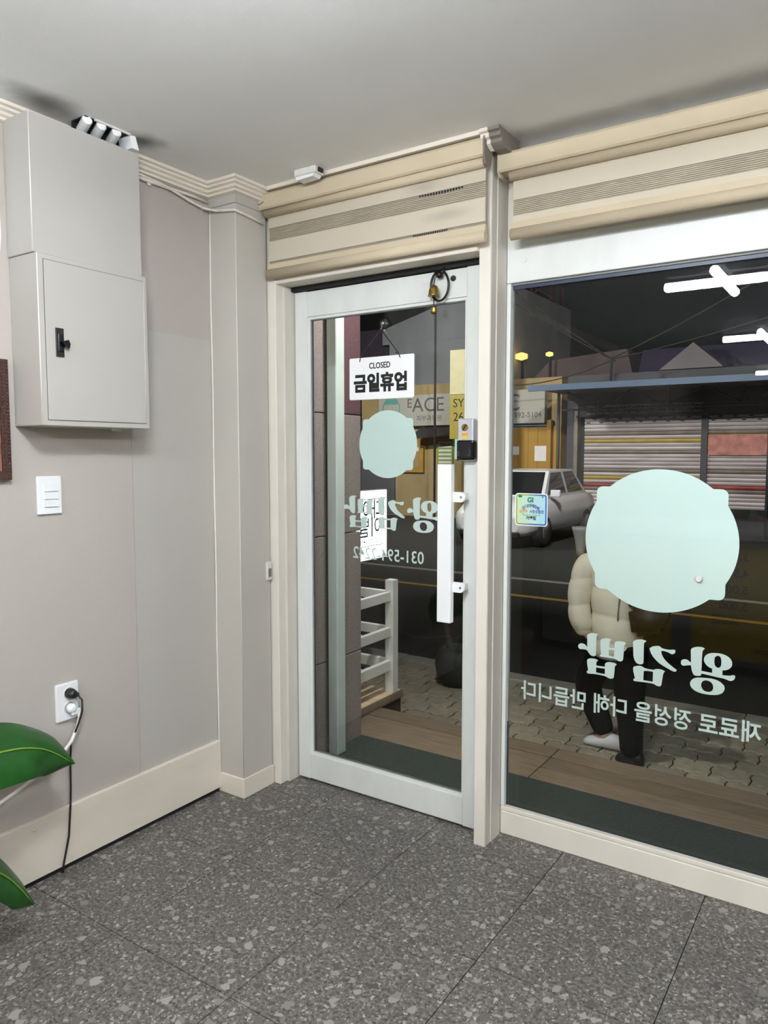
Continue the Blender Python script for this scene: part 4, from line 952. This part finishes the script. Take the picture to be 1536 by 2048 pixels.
# quilted: swell the padded cloth between horizontal stitch lines
def quilt(ob, pitch, amt, z0):
    me = ob.data; base = WLOC[ob.name]
    ns = [v.normal.copy() for v in me.vertices]
    for v, n in zip(me.vertices, ns):
        z = v.co.z + base.z + 0.018 * math.sin(9 * v.co.x + 5 * v.co.y)
        v.co += Vector((n.x, n.y, n.z * 0.3)) * (amt * (abs(math.sin(math.pi * (z - z0) / pitch)) ** 0.55 - 1.0))
quilt(jk, 0.15, 0.011, 0.17)
for sl_ in (sl1, sl2): quilt(sl_, 0.15, 0.009, 0.22)
MB().tube([(-1.21 + 0.004 * k, 4.138 + 0.004 * abs(k - 4), 0.20 + 0.075 * k) for k in range(8)], 0.006, 5).build('zip_seam', 'seam_olive', pr_)
ch_ = MB().lathe((-1.455, 4.25, 0.80), [(0.022, 0.0), (0.024, 0.03), (0.032, 0.09), (0.047, 0.15), (0.052, 0.168), (0.044, 0.170)], 18).build('collar_flap', 'collar_silver', pr_)
tag(ch_, 'silver grey flared flap above the shoulder')
head_parts((-1.29, 4.30, 1.085), (-1, -0.15, 0), 0.092, pr_, 'long')
MB().bm(bmesh.new()) if False else None
bm = bmesh.new(); bmesh.ops.create_cube(bm, size=1)
for v in bm.verts: v.co = Vector((-1.035 + v.co.x * (0.23 if v.co.z > 0 else 0.17), 4.20 + v.co.y * 0.13, 0.485 + v.co.z * 0.17 + v.co.x * 0.05))
bmesh.ops.bevel(bm, geom=bm.edges[:], offset=0.03, segments=3, affect='EDGES')
bg = MB().bm(bm, True).build('shoulder_bag', 'bag_brown', pr_); tag(bg, 'dark brown shoulder bag')
MB().tube([(-1.13, 4.165, 0.55), (-1.20, 4.155, 0.72), (-1.25, 4.19, 0.88), (-1.22, 4.30, 0.915), (-1.10, 4.33, 0.74), (-1.00, 4.24, 0.56)], 0.012, 6).build('strap', 'bag_brown', bg)
def shoe(pts, m, z):
    mb = MB(); vs = []; prof = pts; K = len(prof); n = 12
    for (x, y, w, h) in prof:
        for j in range(n):
            a = 2 * math.pi * j / n
            vs.append((x, y + w * math.cos(a), z + max(0.0, h * 0.5 + h * 0.5 * math.sin(a))))
    fs = [(i * n + j, i * n + (j + 1) % n, (i + 1) * n + (j + 1) % n, (i + 1) * n + j) for i in range(K - 1) for j in range(n)]
    mb.add(vs, fs, True).add(vs[:n], [tuple(range(n))]).add(vs[-n:], [tuple(range(n))])
    return mb
shoe([(-1.455, 4.39, 0.02, 0.03), (-1.43, 4.39, 0.042, 0.05), (-1.37, 4.39, 0.047, 0.07), (-1.30, 4.39, 0.042, 0.10), (-1.235, 4.39, 0.038, 0.085), (-1.21, 4.39, 0.02, 0.05)], 'shoe_white', GY + 0.004).build('shoe', 'shoe_white', pr_)
shoe([(-1.215, 4.24, 0.02, 0.03), (-1.20, 4.24, 0.042, 0.05), (-1.17, 4.24, 0.047, 0.07), (-1.12, 4.245, 0.042, 0.10), (-1.075, 4.245, 0.038, 0.085), (-1.06, 4.245, 0.02, 0.05)], 'shoe_black', GY + 0.004).build('shoe', 'shoe_black', pr_)

# member of staff behind the counter, seen only as a reflection in the window
sp_ = thing('person', (-0.62, -1.25, 0), 'person in dark navy top and black cap standing behind the counter, mirrored in the window', 'person')
bx, by = -0.62, -1.25
sb = [[(bx, by, 0.92, (0.15, 0.11)), (bx, by, 1.10, (0.14, 0.10)), (bx, by, 1.28, (0.165, 0.11)), (bx, by, 1.38, (0.11, 0.09)), (bx, by + 0.01, 1.45, 0.055), (bx, by + 0.02, 1.50, (0.07, 0.075)), (bx, by + 0.025, 1.58, (0.085, 0.095)), (bx, by + 0.02, 1.65, (0.07, 0.08))]]
for q in (-1, 1):
    sb.append([(bx, by, 0.92, (0.15, 0.11)), (bx + q * 0.10, by, 0.84, 0.09), (bx + q * 0.10, by + 0.01, 0.48, 0.062), (bx + q * 0.10, by, 0.08, 0.042), (bx + q * 0.11, by + 0.09, 0.045, 0.034), (bx + q * 0.115, by + 0.15, 0.035, 0.026)])
    sb.append([(bx, by, 1.38, (0.11, 0.09)), (bx + q * 0.19, by, 1.34, 0.06), (bx + q * 0.24, by - 0.01, 1.08, 0.045), (bx + q * 0.25, by + 0.06, 0.86, 0.033), (bx + q * 0.25, by + 0.07, 0.83, 0.026)])
    sb += hand((bx + q * 0.25, by + 0.07, 0.83), (0, 0.25, -1), (-q, 0, 0), 0.95)
skin_mesh('body', sb, 'skin', sp_, 2)
skin_mesh('sweater', [[(bx, by, 0.86, (0.19, 0.145)), (bx, by, 1.06, (0.185, 0.14)), (bx, by, 1.26, (0.20, 0.145)), (bx, by, 1.37, (0.14, 0.115)), (bx, by, 1.43, (0.085, 0.08))],
  [(bx, by, 1.37, (0.14, 0.115)), (bx - 0.185, by, 1.335, 0.085), (bx - 0.245, by - 0.01, 1.08, 0.07), (bx - 0.252, by + 0.05, 0.88, 0.055)], [(bx, by, 1.37, (0.14, 0.115)), (bx + 0.185, by, 1.335, 0.085), (bx + 0.245, by - 0.01, 1.08, 0.07), (bx + 0.252, by + 0.05, 0.88, 0.055)]], 'jacket_navy', sp_, 2)
skin_mesh('trousers', [[(bx, by, 0.92, (0.17, 0.13)), (bx - 0.10, by, 0.78, 0.11), (bx - 0.10, by + 0.01, 0.46, 0.085), (bx - 0.10, by, 0.07, 0.07)], [(bx, by, 0.92, (0.17, 0.13)), (bx + 0.10, by, 0.78, 0.11), (bx + 0.10, by + 0.01, 0.46, 0.085), (bx + 0.10, by, 0.07, 0.07)]], 'trouser_black', sp_, 2)
head_parts((bx, by + 0.025, 1.575), (0, 1, 0), 0.092, sp_, 'short', True)
for q in (-1, 1):
    mb = MB(); mb.lathe((bx + q * 0.108, by + 0.055, 0.001), [(0.05, 0.0), (0.055, 0.02), (0.048, 0.05), (0.03, 0.075)], 14); mb.v = [Vector((v.x, by + 0.055 + (v.y - by - 0.055) * 2.5, v.z)) for v in mb.v]
    mb.build('shoe', 'shoe_black', sp_)

# ------------------------------------------------------------------ parked white car across the road
mat('car_white', (206, 208, 212), 0.25, 0, 0.02, 3, 0, 1, 0.6); mat('car_glass', (14, 16, 20), 0.08); mat('tyre', (18, 18, 18), 0.85); mat('wheel_rim', (150, 152, 156), 0.3, 0.8)
mat('lamp_lens', (226, 230, 234), 0.15); mat('car_trim', (22, 22, 24), 0.5)
CY, CX = 13.0, -6.27
def car():
    t = thing('parked_car', (CX, CY + 2.0, GY - 0.05), 'white parked car with dark windscreen facing the shop across the road', 'car')
    g0 = GY - 0.05
    #  y offset, half width, z bottom, z top
    secs = [(0.0, 0.60, 0.30, 0.62), (0.10, 0.76, 0.22, 0.78), (0.45, 0.84, 0.20, 0.90), (1.0, 0.86, 0.20, 0.97), (1.6, 0.87, 0.20, 1.0), (2.4, 0.87, 0.20, 1.0), (3.3, 0.86, 0.20, 1.0), (3.8, 0.82, 0.24, 0.98), (3.98, 0.70, 0.32, 0.88)]
    n = 20; vs = []
    for (y, w, b, tp) in secs:
        for j in range(n):
            a = 2 * math.pi * j / n; ca, sa = math.cos(a), math.sin(a)
            x = w * math.copysign(abs(ca) ** 0.45, ca); zc = (b + tp) / 2; z = zc + (tp - b) / 2 * math.copysign(abs(sa) ** 0.5, sa)
            vs.append((CX + x, CY + y, g0 + z))
    fs = [(i * n + j, i * n + (j + 1) % n, (i + 1) * n + (j + 1) % n, (i + 1) * n + j) for i in range(len(secs) - 1) for j in range(n)]
    MB().add(vs, fs, True).add(vs[:n], [tuple(range(n))]).add(vs[-n:], [tuple(range(n))]).build('body', 'car_white', t)
    cab = [(0.95, 0.74, 0.96), (1.55, 0.60, 1.46), (2.9, 0.60, 1.48), (3.55, 0.70, 0.97)]
    def P(k, s, d=0.0): y, w, z = cab[k]; return Vector((CX + s * (w + d), CY + y, g0 + z))
    low = lambda y, s, d=0.0: Vector((CX + s * (0.78 + d), CY + y, g0 + 0.95))
    mb = MB()
    A, Bb, Cc, D = [P(k, -1) for k in range(4)], [P(k, 1) for k in range(4)], None, None
    mb.add([A[0], A[1], A[2], A[3], Bb[0], Bb[1], Bb[2], Bb[3], A[0] - Z * .04, A[3] - Z * .04, Bb[0] - Z * .04, Bb[3] - Z * .04],
           [(1, 2, 6, 5), (0, 1, 5, 4), (2, 3, 7, 6), (0, 3, 2, 1), (4, 5, 6, 7), (8, 0, 4, 10), (9, 11, 7, 3), (8, 9, 3, 0), (10, 4, 7, 11)])
    mb.build('cabin', 'car_white', t)
    def inset(q, f, off):
        c = sum(q, Vector()) / len(q); nn = (q[1] - q[0]).cross(q[2] - q[0]).normalized() * off
        return [c + (v - c) * f + nn for v in q]
    q = inset([A[0], Bb[0], Bb[1], A[1]], 0.90, 0.006); MB().add(q, [(0, 1, 2, 3)]).build('windscreen', 'car_glass', t)
    for sgn, R in ((1, Bb), (-1, A)):
        m1 = R[1].lerp(R[2], 0.5); m0 = R[0].lerp(R[3], 0.52)
        for quad in ([R[0].lerp(R[3], .04), m0, m1, R[1]], [m0, R[3].lerp(R[0], .05), R[2], m1]):
            c = sum(quad, Vector()) / 4; MB().add([c + (v - c) * 0.86 + X * sgn * 0.008 for v in quad], [(0, 1, 2, 3)]).build('side_window', 'car_glass', t)
        mb = MB().box(CX + sgn * 0.80, CX + sgn * 1.0, CY + 1.12, CY + 1.20, g0 + 0.96, g0 + 1.10, 0.02); mb.build('mirror', 'car_white', t)
        MB().lathe((CX + sgn * 0.56, CY + 0.05, g0 + 0.60), [(0.05, -0.03), (0.11, 0.01), (0.13, 0.06), (0.13, 0.12)], 18, 'Y').build('headlamp', 'lamp_lens', t)
        for yy in (0.75, 3.15):
            w = MB().lathe((CX + sgn * 0.78, CY + yy, g0 + 0.302), [(0.20, -0.10), (0.29, -0.10), (0.30, -0.06), (0.30, 0.06), (0.29, 0.10), (0.20, 0.10)], 26, 'X').build('wheel', 'tyre', t)
            MB().lathe((CX + sgn * 0.875, CY + yy, g0 + 0.302), [(0.19, -0.012), (0.19, 0.01), (0.06, 0.014), (0.03, 0.02)], 16, 'X').build('rim', 'wheel_rim', w)
    mb = MB()
    for z in (0.50, 0.56, 0.62): mb.box(CX - 0.40, CX + 0.40, CY - 0.015, CY + 0.10, g0 + z, g0 + z + 0.03)
    mb.build('grille', 'car_trim', t)
    MB().box(CX - 0.62, CX + 0.62, CY - 0.03, CY + 0.14, g0 + 0.24, g0 + 0.34, 0.02).build('bumper_lip', 'car_trim', t)
    MB().box(CX - 0.26, CX + 0.26, CY - 0.035, CY - 0.022, g0 + 0.37, g0 + 0.48).build('number_plate', 'rack_white', t)
car()

# ------------------------------------------------------------------ yellow shop and its signs
mat('shop_yellow', (158, 124, 52), 0.8, 0, 0.12, 2, 0, 1, 0.2); mat('shop_ochre', (146, 128, 88), 0.85, 0, 0.14, 1.5); mat('board_grey', (152, 152, 144), 0.7, 0, 0.05, 1.2)
mat('dark_wall', (70, 72, 76), 0.9, 0, 0.12, 1.0); mat('purple_wall', (92, 84, 102), 0.9, 0, 0.1, 1.0); mat('plaster_grey', (190, 196, 202), 0.9, 0, 0.10, 0.7)
mat('awning_dark', (26, 27, 28), 0.9, 0, 0.3, 3); mat('blue_strip', (58, 86, 132), 0.6); mat('teal_print', (70, 140, 132), 0.6); mat('paper', (214, 212, 214), 0.8); mat('poster_green', (120, 150, 60), 0.7); mat('sign_olive', (140, 128, 44), 0.6); mat('sign_pale', (176, 172, 136), 0.6)
ya = thing('yellow_shop', (-9.8, 18.9, GY - 0.1), 'yellow fronted shop with a long grey signboard across the road', 'shop building')
MB().box(-13.2, -6.92, 18.55, 21.5, GY - 0.1, 3.35).build('wall', 'shop_ochre', ya)
for k in range(7): MB().box(-9.15 + 0.27 * k + 0.004, -9.15 + 0.27 * (k + 1) - 0.004, 18.50, 18.549, GY - 0.05, 2.12).build('wall_panel', 'shop_yellow', ya)
MB().box(-7.255, -7.14, 18.40, 18.549, GY - 0.05, 2.25).build('corner_post', 'shop_yellow', ya)
MB().box(-7.13, -6.905, 18.50, 18.549, GY - 0.05, 2.10).build('wall_panel', 'shop_yellow', ya)
sb_ = MB().box(-12.42, -7.275, 18.30, 18.50, 2.17, 3.045, 0.01).build('signboard', 'board_grey', ya)
MB().text('E', 0.36, (-11.35, 18.298, 2.80), X, Z, 0, thick=0.001).text('ACE', 0.56, (-10.735, 18.298, 2.74), X, Z, 0, thick=0.001).text('IC', 0.62, (-8.235, 18.298, 2.70), X, Z, 0, thick=0.001).text('592-5104', 0.20, (-7.74, 18.298, 2.38), X, Z, 0.002, thick=0.001).text('피부과의원', 0.18, (-10.7, 18.298, 2.37), X, Z, 0, thick=0.001).build('lettering', 'ink_grey', sb_)
MB().shape([ell(-11.97, 2.685, 0.30, 0.32), ell(-11.97, 2.685, 0.27, 0.29)], 18.294, 18.299).shape([[(-12.2, 2.80), (-11.74, 2.80), (-11.80, 2.92), (-11.97, 2.965), (-12.14, 2.92)]], 18.294, 18.299).shape([rrect(-12.18, -11.76, 2.42, 2.56, 0.03)], 18.294, 18.299).build('round_emblem', 'teal_print', sb_)
MB().box(-9.2, -7.275, 18.36, 18.5, 2.155, 2.168).box(-9.2, -7.275, 18.42, 18.499, 2.10, 2.1545).build('blue_strip', 'blue_strip', ya)
MB().add([(-11.05, 18.49, 2.16), (-9.4, 18.49, 2.16), (-9.4, 17.9, 1.98), (-11.05, 17.9, 1.86), (-11.05, 18.49, 2.10), (-9.4, 18.49, 2.10), (-9.4, 17.9, 1.92), (-11.05, 17.9, 1.78)], [(0, 1, 2, 3), (7, 6, 5, 4), (0, 3, 7, 4), (1, 5, 6, 2), (3, 2, 6, 7), (0, 4, 5, 1)]).build('awning', 'awning_dark', ya)
MB().box(-13.2, -11.98, 18.5, 18.549, GY, 2.1).build('dark_shopfront', 'dark_wall', ya)
ff = MB().box(-11.80, -10.98, 18.45, 18.548, 0.84, 1.81).build('framed_window', 'shop_yellow', ya)
MB().box(-11.68, -11.10, 18.44, 18.449, 0.98, 1.70).build('pane', 'shop_ochre', ff)
MB().box(-11.35, -11.12, 18.43, 18.4395, 1.45, 1.56).build('sticker', 'paper', ff)
pp = MB().box(-10.54, -10.05, 18.50, 18.548, 0.50, 1.80).build('poster', 'poster_green', ya)
mb = MB()
for k in range(9): mb.box(-10.50, -10.09, 18.494, 18.4995, 0.78 + 0.11 * k, 0.78 + 0.11 * k + 0.06)
mb.build('print_lines', 'paper', pp)
emit('lit_paper', (206, 236, 230), 0.75)
MB().box(-9.95, -9.69, 18.44, 18.499, 1.23, 1.845).build('lit_panel', 'lit_paper', ya)
for (a, b, c, d) in ((-8.34, -8.05, 1.35, 1.57), (-7.61, -7.28, 1.19, 1.585)): MB().box(a, b, 18.488, 18.499, c, d).build('notice', 'paper', ya)
ys_ = thing('projecting_sign', (-8.8, 16.5, GY), 'tall narrow sign, pale above and olive yellow below, on a pole before the grey signboard', 'sign')
MB().box(-9.03, -8.56, 16.45, 16.55, 2.84, 3.93, 0.01).build('pale_panel', 'sign_pale', ys_)
MB().box(-9.03, -8.56, 16.45, 16.55, 1.745, 2.835, 0.01).build('olive_panel', 'sign_olive', ys_)
MB().tube([(-8.62, 16.62, GY - 0.05), (-8.62, 16.62, 4.0)], 0.05, 10).build('pole', 'dark_wall', ys_)
MB().text('SY', 0.30, (-8.78, 16.448, 2.62), X, Z, 0, thick=0.001).text('26', 0.30, (-8.78, 16.448, 2.28), X, Z, 0, thick=0.001).build('lettering', 'awning_dark', ys_)

# ------------------------------------------------------------------ shuttered shop
mat('shutter_slat', (188, 180, 182), 0.5, 0.1, 0.16, 1.6, 0, 1, 0.4, (1, 1, 8), 0.14); mat('shutter_grime', (120, 112, 104), 0.7, 0, 0.2, 3); mat('slat_yellow', (170, 150, 70), 0.6, 0, 0.15, 3); mat('slat_red', (150, 70, 70), 0.6, 0, 0.2, 3)
mat('shutter_shadow', (52, 50, 52), 0.8); mat('grille_iron', (170, 172, 172), 0.4, 0.4)
sh = thing('shuttered_shop', (-2.5, 18.6, GY - 0.1), 'shop with two closed pale roller shutters across the road', 'shop building')
MB().box(-6.62, 3.0, 18.15, 21.5, GY - 0.1, 3.3).build('wall', 'dark_wall', sh)
MB().box(-6.30, 2.0, 17.96, 18.149, 2.275, 2.60).build('head_board', 'shutter_shadow', sh)
MB().box(-6.37, -6.262, 17.90, 18.149, GY - 0.05, 2.50).build('jamb', 'shutter_grime', sh)
MB().box(-3.425, -3.288, 17.92, 18.149, GY - 0.05, 2.28).build('jamb', 'dark_wall', sh)
mb0 = None
for (xa, xb) in ((-6.11, -3.43), (-3.285, 1.6)):
    z = 2.262; k = 0
    while z > 0.16:
        hgt = 0.088
        m = 'shutter_slat'
        if k % 5 == 4: m = 'shutter_grime'
        if xa < -5 and k in (6, 16): m = 'slat_yellow'
        if xa > -5 and k in (5, 7): m = 'slat_yellow'
        if k in (18,) : m = 'slat_red'
        pr = [(18.0, z - hgt), (17.985, z - hgt * 0.85), (17.965, z - hgt * 0.5), (17.985, z - hgt * 0.15), (18.0, z - 0.008), (18.02, z - 0.008), (18.02, z - hgt)]
        o = MB().prism(pr, xa, xb, 'X').build('slat', m, sh)
        z -= hgt; k += 1
    mb = MB()
    for q in range(int((xb - xa) / 0.31)):
        mb.box(xa + 0.2 + 0.31 * q, xa + 0.28 + 0.31 * q, 17.955, 17.985, 2.20, 2.225).box(xa + 0.06 + 0.31 * q, xa + 0.14 + 0.31 * q, 17.955, 17.985, 2.12, 2.14)
    mb.build('vent_slots', 'awning_dark', sh)['kind'] = 'stuff'
    MB().box(xa, xb, 17.99, 18.148, GY - 0.05, 0.155).build('dark_plinth', 'awning_dark', sh)
for q in range(13):
    x = -5.93 + 0.2 * q
    mb = MB(); mb.tube([(x + 0.085 * math.cos(a), 17.94, 2.435 + 0.085 * math.sin(a)) for a in [math.radians(d) for d in range(0, 361, 24)]], 0.011, 5)
    mb.tube([(x - 0.07, 17.94, 2.435), (x + 0.07, 17.94, 2.435)], 0.008, 4); mb.build('iron_ring', 'grille_iron', sh)
MB().box(-6.05, -3.40, 17.935, 17.945, 2.335, 2.35).box(-6.05, -3.40, 17.935, 17.945, 2.52, 2.535).build('grille_bar', 'grille_iron', sh)
mat('sheet_white', (206, 204, 208), 0.6, 0, 0.06, 2); mat('print_pink', (170, 112, 104), 0.7, 0, 0.3, 6); 
bn = MB().box(-3.27, -2.0, 17.93, 17.955, 1.35, 1.80); 
tag(bn.build('menu_banner', 'print_pink', sh), 'pink and yellow food picture banner on the shutter')
# blue edged canopy on a truss in front of the shutters
mat('canopy_blue', (58, 82, 108), 0.55, 0, 0.08, 2); mat('truss_steel', (52, 54, 56), 0.6)
cn = thing('blue_canopy', (-3.0, 16.8, GY), 'long blue edged canopy on steel trusses over the shuttered shop', 'canopy')
MB().box(-6.75, 2.2, 15.95, 16.05, 2.785, 2.915).build('fascia', 'canopy_blue', cn)
MB().box(-6.75, 2.2, 16.05, 18.14, 2.86, 2.915).build('roof_sheet', 'truss_steel', cn)
for k in range(6):
    x = -6.4 + 1.55 * k
    MB().tube([(x, 17.5, 2.86), (x + 0.775, 17.5, 2.45), (x + 1.55, 17.5, 2.86)], 0.022, 5).build('truss_web', 'truss_steel', cn)
    MB().tube([(x + 0.775, 17.5, 2.40), (x + 0.775, 17.5, 2.86)], 0.03, 5).build('truss_post', 'truss_steel', cn)
MB().tube([(-6.5, 17.5, 2.43), (2.0, 17.5, 2.43)], 0.03, 6).build('bottom_chord', 'truss_steel', cn)
for x in (-6.6, -2.0, 2.0): MB().tube([(x, 17.5, GY - 0.05), (x, 17.5, 2.86)], 0.04, 8).build('column', 'truss_steel', cn)

# ------------------------------------------------------------------ buildings farther back
mat('roof_dusk', (112, 100, 104), 0.9, 0, 0.1, 1); mat('roof_purple', (62, 56, 88), 0.9, 0, 0.1, 1); mat('gable_white', (150, 146, 150), 0.9, 0, 0.08, 1); mat('tower_red', (92, 44, 40), 0.7); mat('wire_black', (30, 30, 32), 0.8)
emit('orange_lamp', (255, 190, 90), 3.0)
w1 = thing('white_block', (-14.5, 27, GY - 0.1), 'large plain pale grey building rising behind the yellow shop', 'building')
MB().box(-17.1, -11.6, 26.0, 32, GY - 0.1, 5.83).build('lower_wall', 'plaster_grey', w1)
MB().prism([(-17.45, 5.835), (-17.45, 6.46), (-13.2, 7.6), (-11.6, 7.6), (-11.6, 5.835)], 26.0, 32, 'Y').build('upper_wall', 'plaster_grey', w1)
MB().box(-16.9, -15.9, 25.95, 25.999, 3.9, 5.3).build('window', 'dark_wall', w1)
w2 = thing('dark_block', (-20, 27, GY - 0.1), 'dark purple grey building between the granite pier and the pale block', 'building')
MB().box(-24, -17.5, 26.5, 32, GY - 0.1, 6.6).build('wall', 'purple_wall', w2)
MB().box(-23.8, -17.7, 26.45, 26.499, 3.0, 3.2).build('ledge', 'dark_wall', w2)
r1 = thing('low_roofed_house', (-8.0, 27, GY - 0.1), 'low house with a dusky pink grey roof behind the blue canopy', 'house')
MB().box(-10.8, -7.5, 26.8, 31, GY - 0.1, 4.0).build('wall', 'dark_wall', r1)
MB().prism([(-11.2, 4.0), (-10.4, 4.80), (-7.6, 5.02), (-7.35, 4.0)], 26.6, 31, 'Y').build('roof', 'roof_dusk', r1)
r2 = thing('purple_roofed_house', (-5.5, 29, GY - 0.1), 'house with dark purple roof beside the white gable', 'house')
MB().box(-7.0, -2.0, 27, 31, GY - 0.1, 3.9).build('wall', 'dark_wall', r2)
MB().prism([(-7.3, 3.9), (-7.1, 4.95), (-2.6, 4.95), (-2.0, 3.9)], 26.8, 31, 'Y').build('roof', 'roof_purple', r2)
r3 = thing('gabled_house', (-5.1, 25.6, GY - 0.1), 'small house with a white triangular gable above the canopy', 'house')
MB().box(-5.7, -4.5, 25.2, 26.5, GY - 0.1, 4.1).build('wall', 'dark_wall', r3)
MB().prism([(-6.1, 4.05), (-5.1, 4.85), (-4.2, 4.05)], 25.0, 26.5, 'Y').build('gable', 'gable_white', r3)
tw = thing('red_lattice_tower', (-13.5, 33.5, GY - 0.1), 'dim reddish steel lattice tower against the night sky', 'tower')
for x in (-14.3, -12.75): 
    for y in (33.0, 34.0): MB().tube([(x, y, GY), (x, y, 10.5)], 0.07, 6).build('mast', 'tower_red', tw)
for k in range(9):
    z = 1 + 1.05 * k
    MB().tube([(-14.3, 33.0, z), (-12.75, 33.0, z + 1.05)], 0.04, 5).tube([(-12.75, 33.0, z), (-14.3, 33.0, z + 1.05)], 0.04, 5).tube([(-14.3, 33.0, z), (-12.75, 33.0, z)], 0.04, 5).build('brace', 'tower_red', tw)
for (x, r) in ((-11.27, 0.22), (-10.19, 0.13)):
    ol_ = thing('orange_street_lamp', (x, 26.0, GY), 'far orange street lamp over the roofs, ' + ('larger one by the mullion' if r > .2 else 'smaller one beside the tower'), 'street lamp')
    MB().tube([(x, 26.1, GY), (x, 26.1, 4.95), (x, 26.0, 5.05)], 0.05, 6).build('pole', 'wire_black', ol_)
    MB().lathe((x, 26.0, 4.96), [(0.02, -r * .7), (r, -r * .4), (r, r * .3), (0.03, r * .6)], 14).build('lantern', 'orange_lamp', ol_)
# utility pole and slack wires
up_ = thing('utility_pole', (-9.88, 17.2, GY), 'thin dark utility pole before the pale block, carrying slack wires', 'utility pole')
MB().tube([(-9.88, 17.2, GY - 0.05), (-9.88, 17.2, 7.6)], 0.032, 8).build('pole', 'wire_black', up_)
MB().box(-10.4, -9.3, 17.14, 17.26, 6.9, 7.0).build('cross_arm', 'wire_black', up_)
wr = thing('overhead_wires', (-5.2, 17.0, 3.5), 'slack overhead wires meeting in a V above the blue canopy', 'wires')
def wire(a, b, sag=0.15):
    a, b = Vector(a), Vector(b); return MB().tube([a.lerp(b, k / 10) - Z * sag * 4 * (k / 10) * (1 - k / 10) for k in range(11)], 0.013, 4)
for a, b in (((-9.5, 17.2, 6.9), (-5.2, 17.0, 3.52)), ((-10.2, 17.2, 6.9), (-5.1, 17.0, 3.45)), ((-5.2, 17.0, 3.52), (-0.5, 17.0, 5.9)), ((-5.2, 17.0, 3.50), (0.5, 17.0, 4.85)), ((-7.6, 17.1, 3.05), (-5.2, 17.0, 3.48))):
    wire(a, b, 0.12).build('wire', 'wire_black', wr)
MB().tube([(-5.2, 17.0, 2.92), (-5.2, 17.0, 3.56)], 0.03, 6).build('bracket', 'wire_black', wr)

# ------------------------------------------------------------------ street lamps that light the road (their posts stand to both sides of the view)
emit('lamp_white', (255, 244, 228), 12.0)
def street_lamp(px_, py_, hx, hy, h, watts, label):
    t = thing('street_lamp', (px_, py_, GY), label, 'street lamp', 'white street lamps by the road')
    MB().tube([(px_, py_, GY - 0.05), (px_, py_, h), (px_ + (hx - px_) * .2, py_ + (hy - py_) * .2, h + 0.3), (hx, hy, h + 0.35)], [0.08, 0.06, 0.05, 0.04], 10).build('post', 'truss_steel', t)
    MB().box(hx - 0.30, hx + 0.30, hy - 0.12, hy + 0.12, h + 0.28, h + 0.40, 0.02).build('lamp_head', 'truss_steel', t)
    MB().box(hx - 0.24, hx + 0.24, hy + 0.121, hy + 0.13, h + 0.29, h + 0.39).build('lens', 'lamp_white', t)
    ld = bpy.data.lights.new('street_light', 'AREA'); ld.shape = 'RECTANGLE'; ld.size = 0.48; ld.size_y = 0.2; ld.energy = watts; ld.color = (1.0, 0.95, 0.88); ld.spread = math.radians(150)
    l = bpy.data.objects.new('street_light', ld); COL.objects.link(l); l.parent = t
    l.location = Vector((hx, hy + 0.16, h + 0.27)) - WLOC[t.name]; l.rotation_euler = (math.radians(68), 0, 0)
street_lamp(2.6, 8.2, -3.4, 8.4, 4.9, STREET[0], 'white street lamp on a long arm over the road before the shuttered shop')
street_lamp(-17.0, 9.0, -10.6, 9.6, 5.2, STREET[1], 'white street lamp on a long arm over the road before the yellow shop')
# added fill lamp, unseen above the door, brightens rack, platform and pavers
el = thing('entrance_fill_lamp', (-1.75, 3.0, 2.9), 'added unseen fill lamp outside above the shop entrance', 'lamp')
MB().box(-1.89, -1.61, 2.50, 3.10, 2.98, 3.02).build('bracket', 'truss_steel', el)
MB().lathe((-1.75, 3.0, 2.90), [(0.07, 0.0), (0.075, 0.03), (0.06, 0.08), (0.02, 0.085)], 18).build('housing', 'truss_steel', el)
MB().lathe((-1.75, 3.0, 2.894), [(0.06, 0.0), (0.06, 0.005)], 18).build('lens', 'lamp_white', el)
ld = bpy.data.lights.new('entrance_fill_light', 'SPOT'); ld.energy = ENTRANCE_FILL; ld.spot_size = math.radians(105); ld.spot_blend = 0.9; ld.shadow_soft_size = 0.06; ld.color = (1.0, 0.97, 0.92)
l = bpy.data.objects.new('entrance_fill_light', ld); COL.objects.link(l); l.parent = el; l.location = (0, 0, -0.015); l.rotation_euler = (math.radians(16), 0, math.radians(40))
